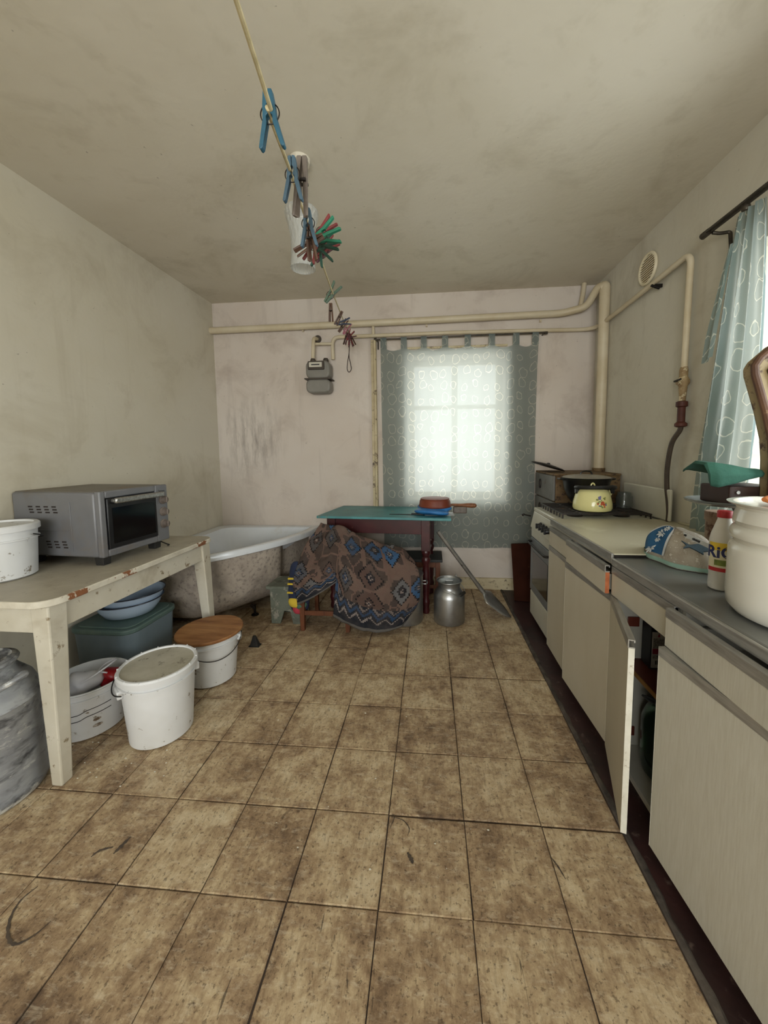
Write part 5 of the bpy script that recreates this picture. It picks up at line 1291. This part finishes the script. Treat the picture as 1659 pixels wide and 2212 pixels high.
# boiler behind the stove
BO = thing('metal_boiler', 'grey metal boiler cabinet with ring pulls and a rusty side behind the stove', 'boiler', (1.16, 3.14, 0))
BX0, BY0, BY1 = .93, 2.89, 3.39
MB().box(BX0+.012, 1.415, BY0, BY1, .0, 1.10).build('body', 'boiler_rust', BO, smooth=False, bevel=.004, world=True)
MB().box(BX0, 1.418, BY0-.004, BY1+.004, 1.10, 1.116).build('top_plate', 'boiler_rust', BO, smooth=False, bevel=.004, world=True)
for z0, z1 in ((.905, 1.098), (.70, .897), (.10, .692)):
    d_ = MB().box(BX0-.006, BX0+.012, BY0+.004, BY1-.004, z0, z1).build('front_door', 'boiler_grey', BO, smooth=False, bevel=.005, world=True)
    MB().tube([(BX0-.011, BY0+.33+.022*math.cos(2*PI*k/20), (z0+z1)/2+.012+.038*math.sin(2*PI*k/20)) for k in range(20)], .004, 8, closed=True).build('ring_pull', 'cast_iron', d_, world=True)
for z in (.985, .93):
    MB().box(BX0+.02, 1.41, BY0-.008, BY0+.002, z, z+.012).build('side_rib', 'boiler_rust', BO, smooth=False, bevel=.003, world=True)
LDD = thing('pan_lid', 'dark pan lid lying askew on the boiler edge', 'lid', (.965, 3.17, 1.1165))
MB().lathe([(.135, 0), (.138, .004), (.12, .012), (.03, .022)], n=36).xform(Matrix.Translation((.0, 0, .042)) @ Matrix.Rotation(.30, 4, 'Y')).build('disc', 'dark_metal', LDD)
MB().tube([(.006, -.02, .066), (.006, .02, .066)], .008, 10).build('knob', 'black_plastic', LDD)
# board leaning in the gap
LBD = tag(MB().hexa([(.705, 3.15, 0), (.885, 3.11, 0), (.892, 3.135, 0), (.712, 3.175, 0)], [(.700, 3.29, .46), (.87, 3.25, .48), (.876, 3.275, .48), (.706, 3.315, .46)]).build('leaning_board', 'brown_board', smooth=False, bevel=.003), 'dark brown board leaning against the boiler by the stove', 'board')

# ---------------------------------------------------------------- things on the worktops
# towel bundle
TW = thing('towel_bundle', 'bundle wrapped in a printed towel with a blue snowflake border', 'towel', (.985, 1.505, .859))
def bundle(u, v):
    # u around 0..1, v 0 base .. 1 crown
    a = 2*PI*u; r = math.cos(v*PI/2)**.85
    w = 1+.06*math.sin(3*a+1)+.04*math.sin(7*a+v*4)
    x = .105*r*math.cos(a)*w; y = .145*r*math.sin(a)*w
    z = .135*(math.sin(v*PI/2)**.85)*(1+.10*math.cos(a-PI*.9)*r)+.006*math.sin(5*a+6*v)*r*v
    return Vector((x-.01-.035*v*v, y-.01*v, max(z, .001)))
def patch(u0, u1, v0, v1, nu, nv, lift=0.0, fn=None):
    rows = []
    for j in range(nv+1):
        r_ = []
        for i in range(nu+1):
            u = u0+(u1-u0)*i/nu; v = v0+(v1-v0)*j/nv
            if fn: u, v = fn(u, v)
            p = bundle(u, v); n_ = Vector((p.x/.105, p.y/.145, .8)).normalized(); r_.append(p+n_*lift)
        rows.append(r_)
    return rows
MB().grid(patch(0, 1, 0, .985, 56, 22)).build('towel', 'cotton_print', TW)
MB().grid(patch(0, 1, .0, .05, 56, 3, .006)).build('green_hem', 'cotton_green', TW)
bord = MB().grid(patch(.40, .545, .10, .90, 10, 22, .0035, lambda u, v: (u+.06*v, v))).build('blue_border', 'cotton_blue_border', TW)
for du in (.0, .145):
    MB().grid(patch(.40+du-.006, .40+du+.006, .10, .90, 2, 22, .005, lambda u, v: (u+.06*v, v))).build('white_line', 'cotton_white', bord)
for uu, vv, s in ((.478, .16, .026), (.50, .36, .014), (.515, .52, .022), (.535, .70, .013)):
    c = bundle(uu, vv); n_ = Vector((c.x/.105, c.y/.145, .8)).normalized(); c = c+n_*.006
    t1 = n_.cross(Vector((0, 0, 1))).normalized(); t2 = n_.cross(t1)
    fl = MB()
    for k in range(8):
        q = 2*PI*k/8; d1 = t1*math.cos(q)+t2*math.sin(q); d2 = -t1*math.sin(q)+t2*math.cos(q)
        P4 = [c+d1*s*.15, c+d1*s*.6+d2*s*.18, c+d1*s, c+d1*s*.6-d2*s*.18]
        fl._add(P4+[p-n_*.003 for p in P4], [(0, 1, 2, 3), (0, 1, 5, 4), (1, 2, 6, 5), (2, 3, 7, 6), (3, 0, 4, 7)])
    fl.build('snowflake_print', 'cotton_white', bord, smooth=False)
# printed fish on the front
c = bundle(.715, .42); n_ = Vector((c.x/.105, c.y/.145, .8)).normalized(); c = c+n_*.004
t1 = Vector((.93, -.02, -.30)).normalized(); t1 = (t1-n_*t1.dot(n_)).normalized(); t2 = n_.cross(t1)
fish = [(-.055, .022), (-.040, .004), (-.052, -.012), (-.03, -.004), (-.008, -.016), (.012, -.03), (.012, -.016), (.034, -.012), (.048, .002), (.034, .014), (.010, .018), (-.012, .012), (-.03, .006)]
m = MB(); ps = [c+t1*a*.9+t2*b_*.9 for a, b_ in fish]; n = len(ps)
m._add(ps+[p-n_*.006 for p in ps], [tuple(range(n))]+[(i, (i+1) % n, n+(i+1) % n, n+i) for i in range(n)]); m.build('fish_print', 'fish_print', TW, smooth=False)
RL = thing('white_ruler', 'narrow white strip with black marks leaning on the towel bundle', 'strip', (1.0, 1.40, .92))
s0, s1 = at(1476, 1154, 1.43), at(1545, 1186, 1.27)
dv = (s1-s0); sdv = Vector((.2, .35, .7)).normalized()*.0085
m = MB(); m._add([s0-sdv, s1-sdv, s1+sdv, s0+sdv]+[p+Vector((.002, .003, 0)) for p in (s0-sdv, s1-sdv, s1+sdv, s0+sdv)], [(0, 1, 2, 3), (7, 6, 5, 4), (0, 1, 5, 4), (1, 2, 6, 5), (2, 3, 7, 6), (3, 0, 4, 7)])
m.build('strip', 'cotton_white', RL, smooth=False, world=True)
for t in (.08, .36, .44, .52):
    p = s0+dv*t-Vector((.0008, .0012, 0)); MB().tube([p-dv.normalized()*.004, p+dv.normalized()*.004], .004, 8).build('black_mark', 'print_black', RL, world=True)
# bottle of cleaner
BT = thing('cleaner_bottle', 'white plastic cleaner bottle with red cap and RiO label by the white can', 'bottle', (.905, 1.21, .8585))
bp_ = [(.026, 0), (.031, .004), (.032, .02), (.031, .05), (.033, .058), (.034, .10), (.034, .155), (.031, .175), (.022, .205), (.017, .222), (.016, .232)]
MB().lathe(bp_, n=32).build('bottle', 'bottle_white', BT)
MB().lathe([(.0185, .228), (.019, .231), (.019, .246), (.017, .249)], n=20).build('cap', 'label_red', BT)
def band(z0, z1, mat, r=.0348, a0=-PI*1.05, a1=.2):
    return MB().grid([[(r*math.cos(a0+(a1-a0)*k/24), r*math.sin(a0+(a1-a0)*k/24), z) for k in range(25)] for z in (z0, z1)]).build('label_band', mat, BT)
band(.128, .152, 'label_yellow'); band(.074, .128, 'label_cream'); band(.062, .074, 'label_red')
band(.081, .099, 'label_green', .0351, -2.75, -.7)
me = text_mesh('RiO', .050, bold=.0012)
def wrap(co):
    a = -PI*.74+co.x/.0355; rr_ = .0354+co.z; return Vector((rr_*math.cos(a), rr_*math.sin(a), .121+co.y))
mesh_obj('label_word', me, 'label_navy', BT, fn=wrap)
me = text_mesh('универсал', .011)
def wrap2(co):
    a = -PI*.68+co.x/.0355; rr_ = .0356+co.z; return Vector((rr_*math.cos(a), rr_*math.sin(a), .101+co.y))
bpy.data.meshes.remove(me)
# rusty tin
TN = thing('rusty_tin', 'rust stained tin can behind the cleaner bottle', 'tin', (1.135, 1.525, .8585))
TN.location = (1.16, 1.57, .8585)
MB().lathe([(.046, 0), (.048, .003), (.048, .17), (.05, .172), (.05, .182), (.046, .184), (.042, .182)], n=30).build('can', 'rust_tin', TN)
MB().lathe([(.051, .150), (.0525, .152), (.0525, .186), (.05, .188)], n=30).build('lid', 'rust_tin', TN)
# big enamel can
EC = thing('enamel_can', 'big white enamel can with grooved shoulders on the grey worktop', 'can', (.955, .985, .8585))
MB().lathe([(.125, 0), (.150, .006), (.163, .022), (.166, .05), (.166, .175), (.162, .186), (.154, .192), (.156, .198), (.164, .207), (.165, .222), (.160, .232), (.153, .237), (.155, .243), (.160, .250), (.158, .268), (.153, .282), (.156, .290), (.172, .297), (.174, .300), (.16, .300), (.15, .288), (.15, .06), (.14, .02)], n=64).build('body', 'white_enamel', EC)
MB().lathe([(.148, .286), (.15, .290), (.12, .292), (.02, .290)], n=48).build('lid', 'white_enamel', EC)
for nm, lab, mat, y_, a_, z_ in (('bread_knife', 'knife with an orange handle lying on the white enamel can', 'orange_plastic', .045, .25, .302), ('black_knife', 'knife with a black handle lying on the white enamel can', 'black_plastic', -.01, .12, .303)):
    K = thing(nm, lab, 'knife', (.962, .985+y_, .8585+z_), a_)
    MB().tube([(-.13, 0, .010), (-.115, 0, .010), (-.06, 0, .011), (-.01, 0, .009)], [.006, .0105, .011, .008], 12).build('handle', mat, K)
    MB().hexa([(-.01, -.010, .005), (.14, -.004, .005), (.14, .008, .005), (-.01, .010, .005)], [(-.01, -.010, .0065), (.14, -.004, .0065), (.14, .008, .0065), (-.01, .010, .0065)]).build('blade', 'brushed_steel', K, smooth=False)
# dial scale
SCY = 1.285
SC = thing('dial_scale', 'old shop dial scale with a rusty cream fan shaped head behind the white can', 'scale', (1.16, 1.36, .8585))
MB().box(1.06, 1.37, 1.20, 1.345, .8587, .98).build('base', 'scale_iron', SC, smooth=False, bevel=.01, world=True)
MB().tube([(1.10, 1.325, .97), (1.075, 1.385, 1.098)], .018, 14).build('pan_stem', 'scale_iron', SC, world=True)
xc = 1.185
half = [(.0, 1.665), (.055, 1.655), (.105, 1.625), (.150, 1.583), (.163, 1.56), (.160, 1.535), (.122, 1.42), (.098, 1.33), (.090, 1.26), (.082, 1.0)]
poly = [(xc-a, z) for a, z in half]+[(xc+a, z) for a, z in reversed(half[1:])]
MB().prism(poly, lambda a, b_, d: (a, d, b_), SCY, SCY+.055).build('head', 'scale_enamel', SC, smooth=False, bevel=.012, world=True)
out = [Vector((a, SCY+.002, z)) for a, z in poly]
MB().tube(out, .011, 10).build('head_frame', 'scale_frame_rust', SC, world=True)
wn_ = [(xc-.128, 1.545), (xc-.09, 1.595), (xc, 1.625), (xc+.09, 1.595), (xc+.128, 1.545), (xc+.10, 1.475), (xc, 1.50), (xc-.10, 1.475)]
hw = MB().prism(wn_, lambda a, b_, d: (a, d, b_), SCY-.006, SCY+.01).build('dial_window', 'scale_window', SC, smooth=False, world=True)
MB().tube([Vector((a, SCY-.006, z)) for a, z in wn_], .004, 8, closed=True).build('window_bead', 'scale_frame_rust', hw, world=True)
MB().lathe([(.0, .0), (.10, .004), (.128, .014), (.132, .020), (.128, .022), (.1, .010), (.0, .006)], (1.06, 1.40, 1.095), 40, cap0=False, cap1=False).build('weighing_pan', 'plate_grey', SC, world=True)
IW = thing('iron_block', 'dark brown iron weight block on the scale pan under the green cloth', 'weight', (1.08, 1.40, 1.1055))
MB().box(-.075, .09, -.07, .07, 0, .066).build('block', 'scale_iron', IW, smooth=False, bevel=.006)
MB().tube([(-.05, -.06, .045), (-.05, -.074, .045)], .006, 10).build('rivet', 'brushed_steel', IW)
# green cloth over it: a folded napkin, top going back and a thick drop at the front
topf = [at(1520, 1004, 1.335), at(1527, 999, 1.325), at(1545, 999, 1.315), at(1580, 1004, 1.31), at(1612, 1011, 1.31), at(1640, 1015, 1.32), at(1665, 1017, 1.33)]
botf = [at(1531, 1040, 1.335), at(1535, 1050, 1.325), at(1552, 1053, 1.312), at(1588, 1045, 1.305), at(1614, 1037, 1.305), at(1640, 1031, 1.315), at(1665, 1028, 1.325)]
midf = [a_.lerp(b_, .5)+Vector((0, -.008, 0)) for a_, b_ in zip(topf, botf)]
back1 = [Vector((p.x+.01, p.y+.07, p.z+.004)) for p in topf]
back2 = [Vector((p.x+.02, 1.47, max(p.z-.03, 1.175))) for p in topf]
gc = MB().grid([botf, midf, topf, back1, back2]).build('green_cloth', 'green_felt'); tag(gc, 'dark green cloth draped over the block on the scale', 'cloth')
ss = gc.modifiers.new('subdivision', 'SUBSURF'); ss.levels = 2; ss.render_levels = 2; ss.subdivision_type = 'SIMPLE'
sd = gc.modifiers.new('thickness', 'SOLIDIFY'); sd.thickness = .004
